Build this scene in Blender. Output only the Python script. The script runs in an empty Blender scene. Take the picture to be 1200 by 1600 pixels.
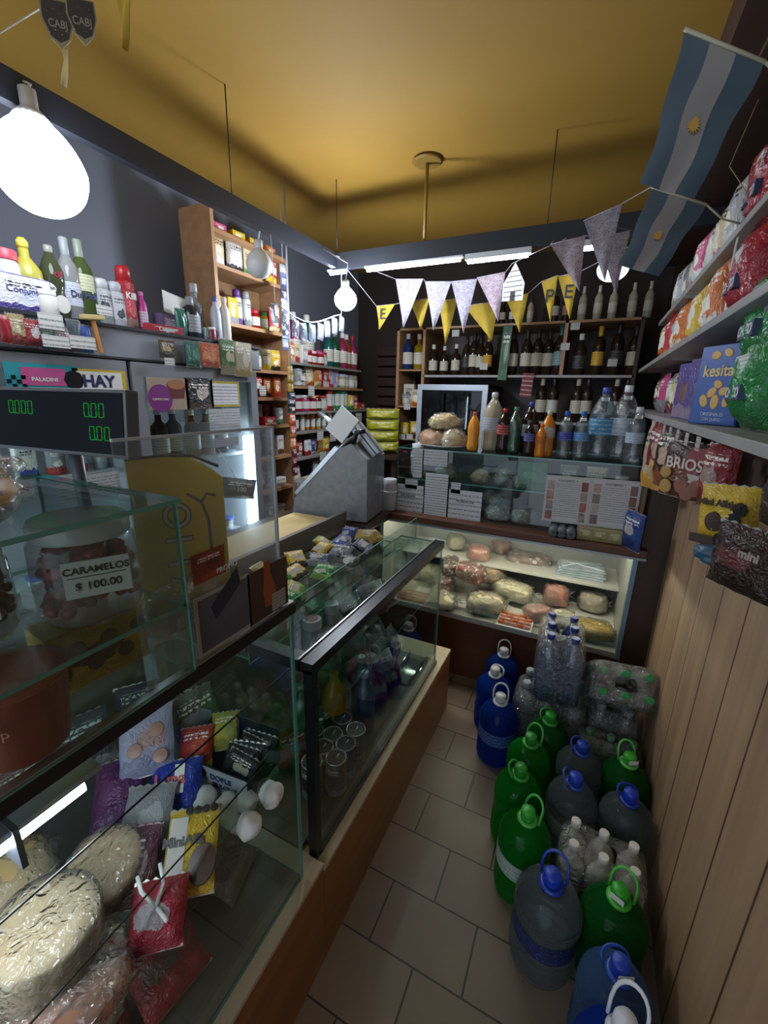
import bpy, bmesh, math, random
from mathutils import Vector, Matrix, noise
R = math.radians
SC = bpy.context.scene
COL = SC.collection
# ------------------------------------------------------------------ camera
FPX, CAMH = 656.0, 1.5
_Y = Vector((330, 175, -FPX)).normalized()
_Z = Vector((54, 2355, 656)).normalized()
_Z = (_Z - _Y * _Z.dot(_Y)).normalized()
_X = _Y.cross(_Z)
cam = bpy.data.cameras.new('camera')
cam.sensor_fit = 'VERTICAL'; cam.sensor_height = 36; cam.lens = 36 * FPX / 1600
cam.clip_start = 0.01
camo = bpy.data.objects.new('camera', cam); COL.objects.link(camo)
camo.matrix_world = Matrix(((_X.x, _X.y, _X.z, 0), (_Y.x, _Y.y, _Y.z, 0), (_Z.x, _Z.y, _Z.z, CAMH), (0, 0, 0, 1)))
SC.camera = camo
def at(px, py, X=None, Y=None, Z=None):
    """a place on the wall, shelf or floor plane X=, Y= or Z= read off the photograph"""
    d = Vector((px - 600, 800 - py, -FPX)); d = Vector((d.dot(_X), d.dot(_Y), d.dot(_Z)))
    if X is not None: t = X / d.x
    elif Y is not None: t = Y / d.y
    else: t = (Z - CAMH) / d.z
    return Vector((0, 0, CAMH)) + t * d
# ------------------------------------------------------------------ world, exposure
SC.view_settings.view_transform = 'Standard'; SC.view_settings.look = 'None'
SC.view_settings.exposure = 1.1; SC.view_settings.gamma = 1.0; SC.view_settings.use_curve_mapping = False
w = bpy.data.worlds.new('world'); SC.world = w; w.use_nodes = True
w.node_tree.nodes['Background'].inputs[0].default_value = (0.75, 0.85, 1.0, 1)
w.node_tree.nodes['Background'].inputs[1].default_value = 0.8
SC.cycles.max_bounces = 10; SC.cycles.transparent_max_bounces = 40; SC.cycles.transmission_bounces = 8
SC.cycles.glossy_bounces = 4; SC.cycles.diffuse_bounces = 3
SC.cycles.caustics_reflective = False; SC.cycles.caustics_refractive = False
SC.cycles.sample_clamp_indirect = 3.0
LAMP1_E, LAMP_E, TUBE_E, CASE_E, FRIDGE_E, STRIP_E = 10.0, 112.0, 26.0, 34.0, 22.0, 24.0
# ------------------------------------------------------------------ materials
def lin(c):
    if isinstance(c, str):
        c = [int(c[i:i + 2], 16) / 255 for i in (0, 2, 4)]
        return tuple(x / 12.92 if x < .04045 else ((x + .055) / 1.055) ** 2.4 for x in c) + (1,)
    return tuple(c) + (1,)
_M = {}
class NT:
    def __init__(s, name):
        s.m = bpy.data.materials.new(name); s.m.use_nodes = True; s.t = s.m.node_tree
        s.t.nodes.clear(); s.out = s.n('ShaderNodeOutputMaterial')
    def n(s, typ, **k):
        x = s.t.nodes.new(typ)
        for a, v in k.items(): setattr(x, a, v)
        return x
    def l(s, a, b): s.t.links.new(a, b)
    def math(s, op, a, b=None, c=None):
        x = s.n('ShaderNodeMath', operation=op)
        for i, v in enumerate((a, b, c)):
            if v is None: continue
            if isinstance(v, (int, float)): x.inputs[i].default_value = v
            else: s.l(v, x.inputs[i])
        return x.outputs[0]
    def mix(s, f, a, b):
        x = s.n('ShaderNodeMix', data_type='RGBA')
        for i, v in ((0, f), (6, a), (7, b)):
            if isinstance(v, (int, float)): x.inputs[i].default_value = v
            elif isinstance(v, tuple): x.inputs[i].default_value = v
            else: s.l(v, x.inputs[i])
        return x.outputs[2]
    def pbsdf(s, col, rough=.5, metal=0., **k):
        p = s.n('ShaderNodeBsdfPrincipled')
        if isinstance(col, tuple): p.inputs['Base Color'].default_value = col
        else: s.l(col, p.inputs['Base Color'])
        p.inputs['Roughness'].default_value = rough; p.inputs['Metallic'].default_value = metal
        for a, v in k.items(): p.inputs[a.replace('_', ' ')].default_value = v
        s.l(p.outputs[0], s.out.inputs[0]); return p
    def bump(s, p, h, st=.3, dist=.01):
        b = s.n('ShaderNodeBump'); b.inputs['Strength'].default_value = st; b.inputs['Distance'].default_value = dist
        s.l(h, b.inputs['Height']); s.l(b.outputs[0], p.inputs['Normal'])
def plain(c, rough=.5, metal=0., **k):
    key = ('p', c, rough, metal, tuple(k.items()))
    if key not in _M:
        t = NT('plain'); t.pbsdf(lin(c), rough, metal, **k); _M[key] = t.m
    return _M[key]
def emit(c, e):
    key = ('e', c, e)
    if key not in _M:
        t = NT('light'); x = t.n('ShaderNodeEmission'); x.inputs[0].default_value = lin(c); x.inputs[1].default_value = e
        t.l(x.outputs[0], t.out.inputs[0]); _M[key] = t.m
    return _M[key]
def clear(c, gloss=1.0, rough=.02, crinkle=0., milky=0., ior=1.45):
    """thin clear plastic or glass: lets light through, mirrors by angle"""
    key = ('c', c, gloss, rough, crinkle, milky)
    if key not in _M:
        t = NT('clear'); tr = t.n('ShaderNodeBsdfTransparent'); tr.inputs[0].default_value = lin(c)
        g = t.n('ShaderNodeBsdfGlossy'); g.inputs['Roughness'].default_value = rough
        fr = t.n('ShaderNodeFresnel'); ge = t.n('ShaderNodeNewGeometry')
        t.l(t.math('ADD', t.math('MULTIPLY', ge.outputs['Backfacing'], 1 / ior - ior), ior), fr.inputs[0])
        f = t.math('MULTIPLY', fr.outputs[0], gloss)
        if crinkle:
            tc = t.n('ShaderNodeTexCoord'); no = t.n('ShaderNodeTexNoise'); no.inputs['Scale'].default_value = 45
            no.inputs['Detail'].default_value = 2; no.inputs['Distortion'].default_value = 1.5
            t.l(tc.outputs['Object'], no.inputs['Vector'])
            b = t.n('ShaderNodeBump'); b.inputs['Strength'].default_value = crinkle; b.inputs['Distance'].default_value = .02
            t.l(no.outputs[0], b.inputs['Height']); t.l(b.outputs[0], g.inputs['Normal']); t.l(b.outputs[0], fr.inputs['Normal'])
            f = t.math('ADD', f, .07)
        m = t.n('ShaderNodeMixShader'); t.l(f, m.inputs[0])
        if milky:
            d = t.n('ShaderNodeBsdfDiffuse'); d.inputs[0].default_value = lin(c); m2 = t.n('ShaderNodeMixShader')
            m2.inputs[0].default_value = milky; t.l(tr.outputs[0], m2.inputs[1]); t.l(d.outputs[0], m2.inputs[2])
            t.l(m2.outputs[0], m.inputs[1])
        else: t.l(tr.outputs[0], m.inputs[1])
        t.l(g.outputs[0], m.inputs[2]); t.l(m.outputs[0], t.out.inputs[0]); _M[key] = t.m
    return _M[key]
def liquid(c, c2=None, mk=.3, rough=.02):
    key = ('l', c, c2, mk, rough)
    if key not in _M:
        t = NT('filled_plastic'); p = t.pbsdf(lin(c), rough, 0, IOR=1.33); p.inputs['Transmission Weight'].default_value = 1
        tc = t.n('ShaderNodeTexCoord'); no = t.n('ShaderNodeTexNoise'); no.inputs['Scale'].default_value = 14
        t.l(tc.outputs['Object'], no.inputs['Vector']); t.bump(p, no.outputs[0], .35, .01)
        # a share of plain see-through so that lamps shine into the bottles
        tr = t.n('ShaderNodeBsdfTransparent'); tr.inputs[0].default_value = lin(c)
        mx = t.n('ShaderNodeMixShader'); mx.inputs[0].default_value = .5
        t.l(p.outputs[0], mx.inputs[1]); t.l(tr.outputs[0], mx.inputs[2])
        df = t.n('ShaderNodeBsdfDiffuse'); df.inputs[0].default_value = lin(c2 or c); tl = t.n('ShaderNodeBsdfTranslucent'); tl.inputs[0].default_value = lin(c2 or c)
        ad = t.n('ShaderNodeMixShader'); ad.inputs[0].default_value = .4; t.l(df.outputs[0], ad.inputs[1]); t.l(tl.outputs[0], ad.inputs[2])
        m3 = t.n('ShaderNodeMixShader'); m3.inputs[0].default_value = mk; t.l(mx.outputs[0], m3.inputs[1]); t.l(ad.outputs[0], m3.inputs[2]); t.l(m3.outputs[0], t.out.inputs[0])
        _M[key] = t.m
    return _M[key]
def printed(c1, c2, c3='f0ead8', seed=0, rough=.3, lines=True):
    """packaging print: a ground, a lower band, a picture patch and a line or two of small type"""
    key = ('pr', c1, c2, c3, seed, rough, lines)
    if key not in _M:
        t = NT('printed_pack'); tc = t.n('ShaderNodeTexCoord'); sp = t.n('ShaderNodeSeparateXYZ')
        t.l(tc.outputs['Generated'], sp.inputs[0]); x, z = sp.outputs[0], sp.outputs[2]
        no = t.n('ShaderNodeTexNoise'); no.inputs['Scale'].default_value = 5; no.noise_dimensions = '4D'
        no.inputs['W'].default_value = seed; t.l(tc.outputs['Generated'], no.inputs['Vector'])
        nf = no.outputs[0]
        rnd = random.Random(seed); cx, cz = .5 + rnd.uniform(-.12, .12), rnd.uniform(.38, .55)
        zz = t.math('ADD', z, t.math('MULTIPLY', t.math('SUBTRACT', nf, .5), .35))
        band = t.math('LESS_THAN', zz, rnd.uniform(.18, .36))
        col = t.mix(band, lin(c1), lin(c2))
        dx = t.math('DIVIDE', t.math('SUBTRACT', x, cx), rnd.uniform(.22, .36)); dz = t.math('DIVIDE', t.math('SUBTRACT', zz, cz), rnd.uniform(.12, .2))
        el = t.math('LESS_THAN', t.math('ADD', t.math('MULTIPLY', dx, dx), t.math('MULTIPLY', dz, dz)), 1.0)
        col = t.mix(el, col, lin(c3))
        if lines:
            inx = t.math('LESS_THAN', t.math('ABSOLUTE', t.math('SUBTRACT', x, .5)), .34)
            inz = t.math('MULTIPLY', t.math('GREATER_THAN', z, .68), t.math('LESS_THAN', z, .86))
            fr = t.math('GREATER_THAN', t.math('FRACT', t.math('MULTIPLY', z, 11.0)), .4)
            n2 = t.n('ShaderNodeTexNoise'); n2.inputs['Scale'].default_value = 17; t.l(tc.outputs['Generated'], n2.inputs['Vector'])
            ink = t.math('GREATER_THAN', n2.outputs[0], .47)
            f = t.math('MULTIPLY', t.math('MULTIPLY', inx, inz), t.math('MULTIPLY', fr, ink))
            col = t.mix(f, col, lin('f4f0e6') if sum(lin(c1)[:3]) < 1.3 else lin('2a2430'))
        p_ = t.pbsdf(col, rough); n3 = t.n('ShaderNodeTexNoise'); n3.inputs['Scale'].default_value = 7; n3.inputs['Distortion'].default_value = 2.2; n3.inputs['Detail'].default_value = 2; t.l(tc.outputs['Generated'], n3.inputs['Vector']); t.bump(p_, n3.outputs[0], .55 if rough < .34 else .1, .012); _M[key] = t.m
    return _M[key]
def paper(c='e8e8e4', ink='3a3a44', rows=9, dens=.5, axis=2, seed=0):
    """a sheet with lines of small type"""
    key = ('pa', c, ink, rows, dens, axis, seed)
    if key not in _M:
        t = NT('typed_paper'); tc = t.n('ShaderNodeTexCoord'); sp = t.n('ShaderNodeSeparateXYZ')
        t.l(tc.outputs['Generated'], sp.inputs[0]); z = sp.outputs[axis]
        mp = t.n('ShaderNodeMapping'); mp.inputs['Scale'].default_value = (34, 34, rows * 1.5); mp.inputs['Location'].default_value = (seed, 0, 0)
        t.l(tc.outputs['Generated'], mp.inputs[0]); no = t.n('ShaderNodeTexNoise'); no.inputs['Scale'].default_value = 1.0
        no.inputs['Detail'].default_value = 4; t.l(mp.outputs[0], no.inputs['Vector'])
        fr = t.math('LESS_THAN', t.math('ABSOLUTE', t.math('SUBTRACT', t.math('FRACT', t.math('MULTIPLY', z, float(rows) * 1.3)), .5)), .17)
        ed = t.math('LESS_THAN', t.math('ABSOLUTE', t.math('SUBTRACT', z, .5)), .43)
        f = t.math('MULTIPLY', t.math('MULTIPLY', fr, ed), t.math('GREATER_THAN', no.outputs[0], dens))
        t.pbsdf(t.mix(t.math('MULTIPLY', f, .6), lin(c), lin(ink)), .6); _M[key] = t.m
    return _M[key]
def wood(c1, c2, scale=6., axis=2, rough=.5, name='wood', joints=None):
    t = NT(name); tc = t.n('ShaderNodeTexCoord'); mp = t.n('ShaderNodeMapping')
    s = [scale * 4] * 3; s[axis] = scale * .25; mp.inputs['Scale'].default_value = s
    t.l(tc.outputs['Object'], mp.inputs[0]); no = t.n('ShaderNodeTexNoise'); no.inputs['Scale'].default_value = 1.
    no.inputs['Detail'].default_value = 6; t.l(mp.outputs[0], no.inputs['Vector'])
    f = t.math('MULTIPLY', t.math('SUBTRACT', no.outputs[0], .3), 2.0)
    col = t.mix(f, lin(c1), lin(c2)); h = no.outputs[0]
    p = None
    if joints:
        sp = t.n('ShaderNodeSeparateXYZ'); t.l(tc.outputs['Object'], sp.inputs[0])
        a = sp.outputs[joints[0]]; fr = t.math('FRACT', t.math('DIVIDE', t.math('ADD', a, 50.0), joints[1]))
        g = t.math('LESS_THAN', fr, joints[2] / joints[1]); col = t.mix(g, col, lin(joints[3]))
        h = t.math('SUBTRACT', t.math('MULTIPLY', no.outputs[0], .1), g)
    p = t.pbsdf(col, rough); t.bump(p, h, .4, .004); return t.m
MW_PANEL = wood('8c7056', 'aa8c6c', 5, 2, .5, 'pine_panelling', (1, .172, .007, '4a3322'))
MW_FRONT = wood('7a4a22', '93602f', 5, 1, .4, 'plinth_laminate')
MW_DARK = wood('2b1a12', '402619', 6, 2, .5, 'dark_wood')
MW_BASE = wood('4a2818', '5d3420', 5, 0, .4, 'reddish_wood')
MW_SHELF = wood('9b7350', 'b88f68', 5, 1, .5, 'shelf_wood')
MW_SHELFX = wood('9b7350', 'b88f68', 5, 0, .5, 'shelf_wood_x')
GLASS = clear('f3faf8', 1.0, .01); GEDGE = plain('5f958a', .15, 0)
GLASSD = clear('ecf4f3', 1.0, .01)
FILM = clear('f6f8f8', 1.6, .1, .9, .07); FILM2 = clear('eef0ee', 1.0, .18, .7, .16)
ACR = clear('f4f6f8', 1.0, .04, 0, .07)
STEEL = plain('b8bcc0', .28, .9); ALU = plain('a9adb2', .4, .6); BLACK = plain('101013', .35); WHITE = plain('e6e6e4', .4)
CREAM = plain('c9bb9c', .5); DGREY = plain('2c2e33', .5)
INK = plain('17171c', .5)
# ------------------------------------------------------------------ mesh tools
class MB:
    def __init__(s): s.v = []; s.f = []; s.m = []; s.sm = []
    def add(s, vs, fs, mi=0, smooth=False):
        o = len(s.v); s.v += [tuple(v) for v in vs]; s.f += [tuple(i + o for i in f) for f in fs]
        s.m += [mi] * len(fs); s.sm += [smooth] * len(fs); return s
    def box(s, x0, y0, z0, x1, y1, z1, mi=0, bev=0., mis=None):
        if bev <= 0:
            vs = [(x, y, z) for z in (z0, z1) for y in (y0, y1) for x in (x0, x1)]
            fs = [(0, 2, 3, 1), (4, 5, 7, 6), (0, 1, 5, 4), (2, 6, 7, 3), (0, 4, 6, 2), (1, 3, 7, 5)]
            o = len(s.v); s.add(vs, fs, mi)
            if mis:
                for k, m in enumerate(mis): s.m[len(s.m) - 6 + k] = m
            return s
        bm = bmesh.new(); bmesh.ops.create_cube(bm, size=1)
        for v in bm.verts: v.co = Vector(((x0 + x1) / 2 + v.co.x * (x1 - x0), (y0 + y1) / 2 + v.co.y * (y1 - y0), (z0 + z1) / 2 + v.co.z * (z1 - z0)))
        bmesh.ops.bevel(bm, geom=list(bm.edges), offset=bev, segments=2, affect='EDGES', profile=.6)
        s.addbm(bm, mi); return s
    def addbm(s, bm, mi=0, smooth=False):
        bm.verts.index_update(); s.add([v.co[:] for v in bm.verts], [[v.index for v in f.verts] for f in bm.faces], mi, smooth); bm.free(); return s
    def lathe(s, prof, seg=16, c=(0, 0, 0), mi=0, sx=1., sy=1., smooth=True, mf=None, a0=0., a1=2 * math.pi, cap=True):
        if max(z for _, z in prof) - min(z for _, z in prof) < .005: smooth = False
        full = abs(a1 - a0 - 2 * math.pi) < 1e-6; n = seg if full else seg + 1; vs = []
        for r, z in prof:
            for k in range(n):
                a = a0 + (a1 - a0) * k / seg; q = mf(r, z, a) if mf else r
                vs.append((c[0] + q * math.cos(a) * sx, c[1] + q * math.sin(a) * sy, c[2] + z))
        fs = []
        for i in range(len(prof) - 1):
            for k in range(seg):
                a, b = i * n + k, i * n + (k + 1) % n
                fs.append((a, b, b + n, a + n))
        s.add(vs, fs, mi, smooth)
        if full and cap:
            o = len(s.v) - len(vs)
            for row in (0, len(prof) - 1):
                if prof[row][0] > 1e-5:
                    f = tuple(o + row * n + k for k in range(n)); s.f.append(f[::-1] if row == 0 else f); s.m.append(mi); s.sm.append(False)
        return s
    def tube(s, pts, r, seg=8, mi=0, closed=False, taper=None):
        pts = [Vector(p) for p in pts]; n = len(pts); vs = []; prev = None
        for i, p in enumerate(pts):
            d = (pts[(i + 1) % n] - pts[i - 1]) if closed else (pts[min(i + 1, n - 1)] - pts[max(i - 1, 0)])
            d = d.normalized() if d.length > 1e-9 else Vector((0, 0, 1))
            if prev is None: u = d.orthogonal().normalized()
            else:
                u = prev - d * prev.dot(d); u = u.normalized() if u.length > 1e-6 else d.orthogonal().normalized()
            prev = u; v = d.cross(u); rr = r if taper is None else r * taper[i]
            for k in range(seg):
                a = 2 * math.pi * k / seg; vs.append(p + (u * math.cos(a) + v * math.sin(a)) * rr)
        fs = []
        for i in range(n if closed else n - 1):
            j = (i + 1) % n
            for k in range(seg): fs.append((i * seg + k, i * seg + (k + 1) % seg, j * seg + (k + 1) % seg, j * seg + k))
        if not closed: fs += [tuple(range(seg))[::-1], tuple((n - 1) * seg + k for k in range(seg))]
        return s.add(vs, fs, mi, True)
    def prism(s, poly, y0, y1, mi=0, axis='y'):
        n = len(poly)
        def P(a, b, t): return {'y': (a, t, b), 'x': (t, a, b), 'z': (a, b, t)}[axis]
        vs = [P(a, b, y0) for a, b in poly] + [P(a, b, y1) for a, b in poly]
        fs = [tuple(range(n)), tuple(range(2 * n - 1, n - 1, -1))] + [(i, i + n, (i + 1) % n + n, (i + 1) % n) for i in range(n)]
        return s.add(vs, fs, mi)
    def mesh(s, name, mats):
        me = bpy.data.meshes.new(name); me.from_pydata(s.v, [], s.f)
        for m in mats: me.materials.append(m)
        me.polygons.foreach_set('material_index', s.m); me.polygons.foreach_set('use_smooth', s.sm)
        me.update(); return me
    def build(s, name, mats, parent=None, loc=(0, 0, 0), rot=(0, 0, 0)):
        if not isinstance(mats, (list, tuple)): mats = [mats]
        return put(name, s.mesh(name, mats), parent, loc, rot)
def put(name, me, parent=None, loc=(0, 0, 0), rot=(0, 0, 0), mats=None):
    o = bpy.data.objects.new(name, me); COL.objects.link(o); o.location = loc; o.rotation_euler = rot
    if parent: o.parent = parent
    if mats:
        for i, m in enumerate(mats): o.material_slots[i].link = 'OBJECT'; o.material_slots[i].material = m
    return o
def thin(c, tr=.5):
    key = ('th', c, tr)
    if key not in _M:
        t = NT('thin_sheet'); a = t.n('ShaderNodeBsdfDiffuse'); b = t.n('ShaderNodeBsdfTranslucent'); a.inputs[0].default_value = b.inputs[0].default_value = lin(c)
        m = t.n('ShaderNodeMixShader'); m.inputs[0].default_value = tr; t.l(a.outputs[0], m.inputs[1]); t.l(b.outputs[0], m.inputs[2]); t.l(m.outputs[0], t.out.inputs[0]); _M[key] = t.m
    return _M[key]
_C = {}
def cached(key, fn, name):
    """mesh data shared by things of one shape; the material sits on the object"""
    if key not in _C: _C[key] = fn().mesh(name, [WHITE])
    return _C[key]
def cput(name, key, fn, mat, parent=None, loc=(0, 0, 0), rot=(0, 0, 0)):
    return put(name, cached(key, fn, name), parent, loc, rot, [mat])
def struct(o, st='structure'): o['kind'] = st; return o
LABELS = {}
def tag(o, label, cat, group=None, kind=None):
    label = ' '.join(label.split())
    if label in LABELS and kind is None: print('DUP LABEL', label)
    LABELS[label] = o.name
    if len(label.split()) > 16 or len(label.split()) < 4: print('LABEL LEN', len(label.split()), label)
    o['label'] = label; o['category'] = cat
    if group: o['group'] = group
    if kind: o['kind'] = kind
    return o
def empty(name, loc, rz=0): 
    o = bpy.data.objects.new(name, None); COL.objects.link(o); o.location = loc; o.rotation_euler = (0, 0, rz); o.empty_display_size = .02; return o
def text(s, size, parent, loc, rot=(math.pi / 2, 0, 0), mat=None, name='lettering', sx=1., bold=0., align='CENTER', shear=0.):
    cu = bpy.data.curves.new(name, 'FONT'); cu.body = s; cu.size = size; cu.align_x = align; cu.align_y = 'CENTER'
    cu.extrude = .0004; cu.offset = bold; cu.shear = shear; cu.materials.append(mat or INK)
    o = bpy.data.objects.new(name, cu); COL.objects.link(o); o.parent = parent; o.location = loc; o.rotation_euler = rot; o.scale = (sx, 1, 1); return o
def nz(p, s=1., o=0.): return noise.noise(Vector(p) * s + Vector((o, o * 1.7, -o)))
# ------------------------------------------------------------------ setting
def floor_mat():
    t = NT('floor_tiles'); tc = t.n('ShaderNodeTexCoord'); mp = t.n('ShaderNodeMapping')
    mp.inputs['Location'].default_value = (.37 + .135 + 2.7, -.740 + 1.72, 0)
    t.l(tc.outputs['Object'], mp.inputs[0]); b = t.n('ShaderNodeTexBrick')
    b.inputs['Scale'].default_value = 1; b.inputs['Brick Width'].default_value = .27; b.inputs['Row Height'].default_value = .172
    b.inputs['Mortar Size'].default_value = .0028; b.inputs['Mortar Smooth'].default_value = .3; b.offset = .5
    b.inputs['Color1'].default_value = lin('75634f'); b.inputs['Color2'].default_value = lin('7e6c5a'); b.inputs['Mortar'].default_value = lin('241c18')
    t.l(mp.outputs[0], b.inputs['Vector']); no = t.n('ShaderNodeTexNoise'); no.inputs['Scale'].default_value = 9; no.inputs['Detail'].default_value = 5
    t.l(tc.outputs['Object'], no.inputs['Vector'])
    dirt = t.math('MULTIPLY', t.math('GREATER_THAN', no.outputs[0], .7), .5)
    col = t.mix(t.math('MULTIPLY', no.outputs[0], .35), b.outputs['Color'], lin('4c4038')); col = t.mix(dirt, col, lin('2a2018'))
    p = t.pbsdf(col, .42); t.bump(p, t.math('SUBTRACT', 1.0, b.outputs['Fac']), .5, .003); return t.m
def plaster(c, c2, rough=.7):
    t = NT('painted_plaster'); tc = t.n('ShaderNodeTexCoord'); no = t.n('ShaderNodeTexNoise'); no.inputs['Scale'].default_value = 2.5
    t.l(tc.outputs['Object'], no.inputs['Vector']); p = t.pbsdf(t.mix(no.outputs[0], lin(c), lin(c2)), rough)
    n2 = t.n('ShaderNodeTexNoise'); n2.inputs['Scale'].default_value = 60; t.l(tc.outputs['Object'], n2.inputs['Vector']); t.bump(p, n2.outputs[0], .1, .003); return t.m
struct(MB().box(-2.15, -1.2, -.05, .5, 3.75, 0).build('floor', floor_mat()))
struct(MB().box(-2.15, -1.2, 2.55, .5, 3.75, 2.6).build('ceiling', plaster('a47c2c', 'ac8636')))
struct(MB().box(-2.15, -1.2, 0, -2.07, 3.75, 2.55).build('wall_left', plaster('747a88', '6a707e')))
struct(MB().box(-2.07, 3.68, 0, .5, 3.75, 2.55).build('wall_back', plaster('33261f', '2a201c')))
struct(MB().box(.36, -1.2, 0, .44, 3.68, 1.30).build('wall_right', MW_PANEL))
struct(MB().box(.36, -1.2, 1.30, .44, 3.68, 2.55).build('wall_right_upper', plaster('4a2c20', '3d241a')))
struct(MB().box(.19, -1.2, 2.40, .36, 3.6, 2.55).build('trim_1', plaster('4a2c20', '3d241a')))
# dark hanging frame under the yellow ceiling
struct(MB().box(-1.36, .0, 2.145, -1.33, 2.13, 2.215).build('trim_2', plain('22252e', .5)))
struct(MB().box(-1.36, 2.13, 2.138, .36, 2.16, 2.215).build('trim_3', plaster('20242e', '1c2028')))
for i, (x, y) in enumerate([(-1.335, 1.40), (-1.335, 2.14), (-.285, 2.14)]):
    o = MB().tube([(x, y, 2.21), (x, y, 2.55)], .0022, 6).build('suspension_wire', plain('2c2418', .6))
    tag(o, ['thin dark wire from yellow ceiling to left hanging beam', 'thin dark wire from yellow ceiling to corner of hanging frame', 'thin dark wire from yellow ceiling to right side of back frame'][i], 'wire', 'wires holding the hanging frame')
o = empty('ceiling_rod', (-.845, 2.145, 2.213)); tag(o, 'yellow painted rod with round collar at the ceiling', 'rod')
MB().tube([(0, 0, 0), (0, 0, .335)], .008, 10).build('rod', plain('8a6a2c', .5), o)
MB().lathe([(.062, .322), (.07, .328), (.06, .336)], 24).build('ceiling_rose', plain('8a6a2c', .5), o)
# door post and pilaster at the right end of the back counter
struct(MB().box(.262, 1.99, 0, .36, 2.14, 1.3).build('trim_4', MW_DARK))
# ------------------------------------------------------------------ product builders
def lat(name, key, prof, mat, parent, seg=18, **k):
    return cput(name, ('lat', key), lambda: MB().lathe(prof, seg, **k), mat, parent)
BP = {
 'wine': [(.01, .004), (.034, 0), (.037, .006), (.037, .185), (.034, .205), (.022, .228), (.0145, .245), (.0135, .262)],
 'spirit': [(.01, .003), (.036, 0), (.04, .008), (.04, .15), (.037, .17), (.018, .19), (.0145, .2), (.0145, .235)],
 'soda': [(.02, .006), (.036, 0), (.044, .012), (.046, .05), (.041, .09), (.045, .13), (.046, .18), (.04, .215), (.022, .25), (.0135, .268), (.0135, .28)],
 'water': [(.02, .006), (.034, 0), (.04, .01), (.041, .03), (.038, .036), (.041, .046), (.038, .056), (.041, .066), (.038, .076), (.041, .09), (.041, .15), (.036, .165), (.041, .18), (.036, .205), (.018, .235), (.0135, .25), (.0135, .262)],
 'big': [(.025, .008), (.046, 0), (.054, .014), (.054, .05), (.051, .056), (.054, .066), (.051, .076), (.054, .09), (.054, .2), (.05, .225), (.03, .265), (.016, .288), (.0145, .305)],
 'oil': [(.02, .004), (.034, 0), (.038, .01), (.037, .07), (.030, .1), (.037, .13), (.037, .17), (.024, .205), (.013, .225), (.013, .24)],
 'slim': [(.012, .003), (.022, 0), (.024, .006), (.024, .12), (.02, .15), (.011, .165), (.01, .19)],
 'pump': [(.012, .003), (.03, 0), (.033, .006), (.033, .09), (.028, .11), (.012, .12), (.011, .13)],
}
CAPR = {'wine': (.0155, .236, .305), 'spirit': (.017, .225, .262), 'soda': (.0165, .272, .296), 'water': (.016, .252, .276), 'big': (.0175, .295, .322),
        'oil': (.015, .232, .255), 'slim': (.012, .182, .2), 'pump': (.014, .122, .15)}
LABR = {'wine': (.0378, .06, .145), 'spirit': (.0408, .04, .125), 'soda': (.0465, .125, .19), 'water': (.042, .105, .155), 'big': (.055, .11, .185),
        'oil': (.038, .14, .172), 'slim': (.0246, .03, .105), 'pump': (.0336, .025, .085)}
def bottle(loc, rz, kind, body, cap, lab, sc=1., name=None, lettering=None):
    o = cput(name or {'wine': 'wine_bottle', 'spirit': 'liquor_bottle', 'soda': 'soda_bottle', 'water': 'water_bottle', 'big': 'large_bottle', 'oil': 'detergent_bottle', 'slim': 'slim_bottle', 'pump': 'pump_bottle'}[kind],
             ('b', kind), lambda: MB().lathe(BP[kind], 20), body, None, loc, (0, 0, rz)); o.scale = (sc,) * 3
    r, z0, z1 = CAPR[kind]
    cput('cap', ('bc', kind), lambda: MB().lathe([(r * .9, z0 - .002), (r, z0), (r, z1 - .003), (r * .85, z1)], 16), cap, o)
    if lab is not None:
        r2, a, b = LABR[kind]
        cput('paper_label', ('bl', kind), lambda: MB().lathe([(r2, a), (r2, b)], 24, cap=False), lab, o)
    if lettering: text(lettering[0], lettering[1], o, (0, -LABR[kind][0] - .0015, (LABR[kind][1] + LABR[kind][2]) / 2), mat=plain(lettering[2], .5), bold=.0006)
    return o
def jar(loc, rz, r, h, body, lid, lab=None, name='jar', sc=1.):
    key = (round(r, 3), round(h, 3))
    o = cput(name, ('j',) + key, lambda: MB().lathe([(r * .5, .002), (r * .92, 0), (r, .008), (r, h * .74), (r * .86, h * .82), (r * .84, h * .86)], 20), body, None, loc, (0, 0, rz))
    cput('lid', ('jl',) + key, lambda: MB().lathe([(r * .9, h * .83), (r * .92, h * .85), (r * .92, h * .985), (r * .86, h)], 20), lid, o)
    if lab is not None: cput('paper_label', ('jb',) + key, lambda: MB().lathe([(r * 1.02, h * .18), (r * 1.02, h * .62)], 24, cap=False), lab, o)
    return o
def tin(loc, rz, r, h, body, rim=STEEL, name='tin_can'):
    key = (round(r, 3), round(h, 3))
    o = cput(name, ('t',) + key, lambda: MB().lathe([(r * .97, .003), (r, .006), (r, h - .006), (r * .97, h - .003)], 22), body, None, loc, (0, 0, rz))
    cput('rim', ('tr',) + key, lambda: MB().lathe([(0, h - .006), (r * .9, h - .006), (r * .93, h), (r * 1.01, h), (r * 1.01, h - .005), (r * .97, h - .006)], 22).tube([(0, 0, h - .005), (0, r * .5, h - .003)], .003), rim, o)
    return o
def aerosol(loc, rz, r, h, body, cap, name='aerosol_can'):
    key = (round(r, 3), round(h, 3))
    o = cput(name, ('a',) + key, lambda: MB().lathe([(r * .95, .0), (r, .004), (r, h * .74), (r * .8, h * .79)], 20), body, None, loc, (0, 0, rz))
    cput('cap', ('ac',) + key, lambda: MB().lathe([(r * .82, h * .78), (r * .8, h * .95), (r * .6, h)], 18), cap, o)
    return o
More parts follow.
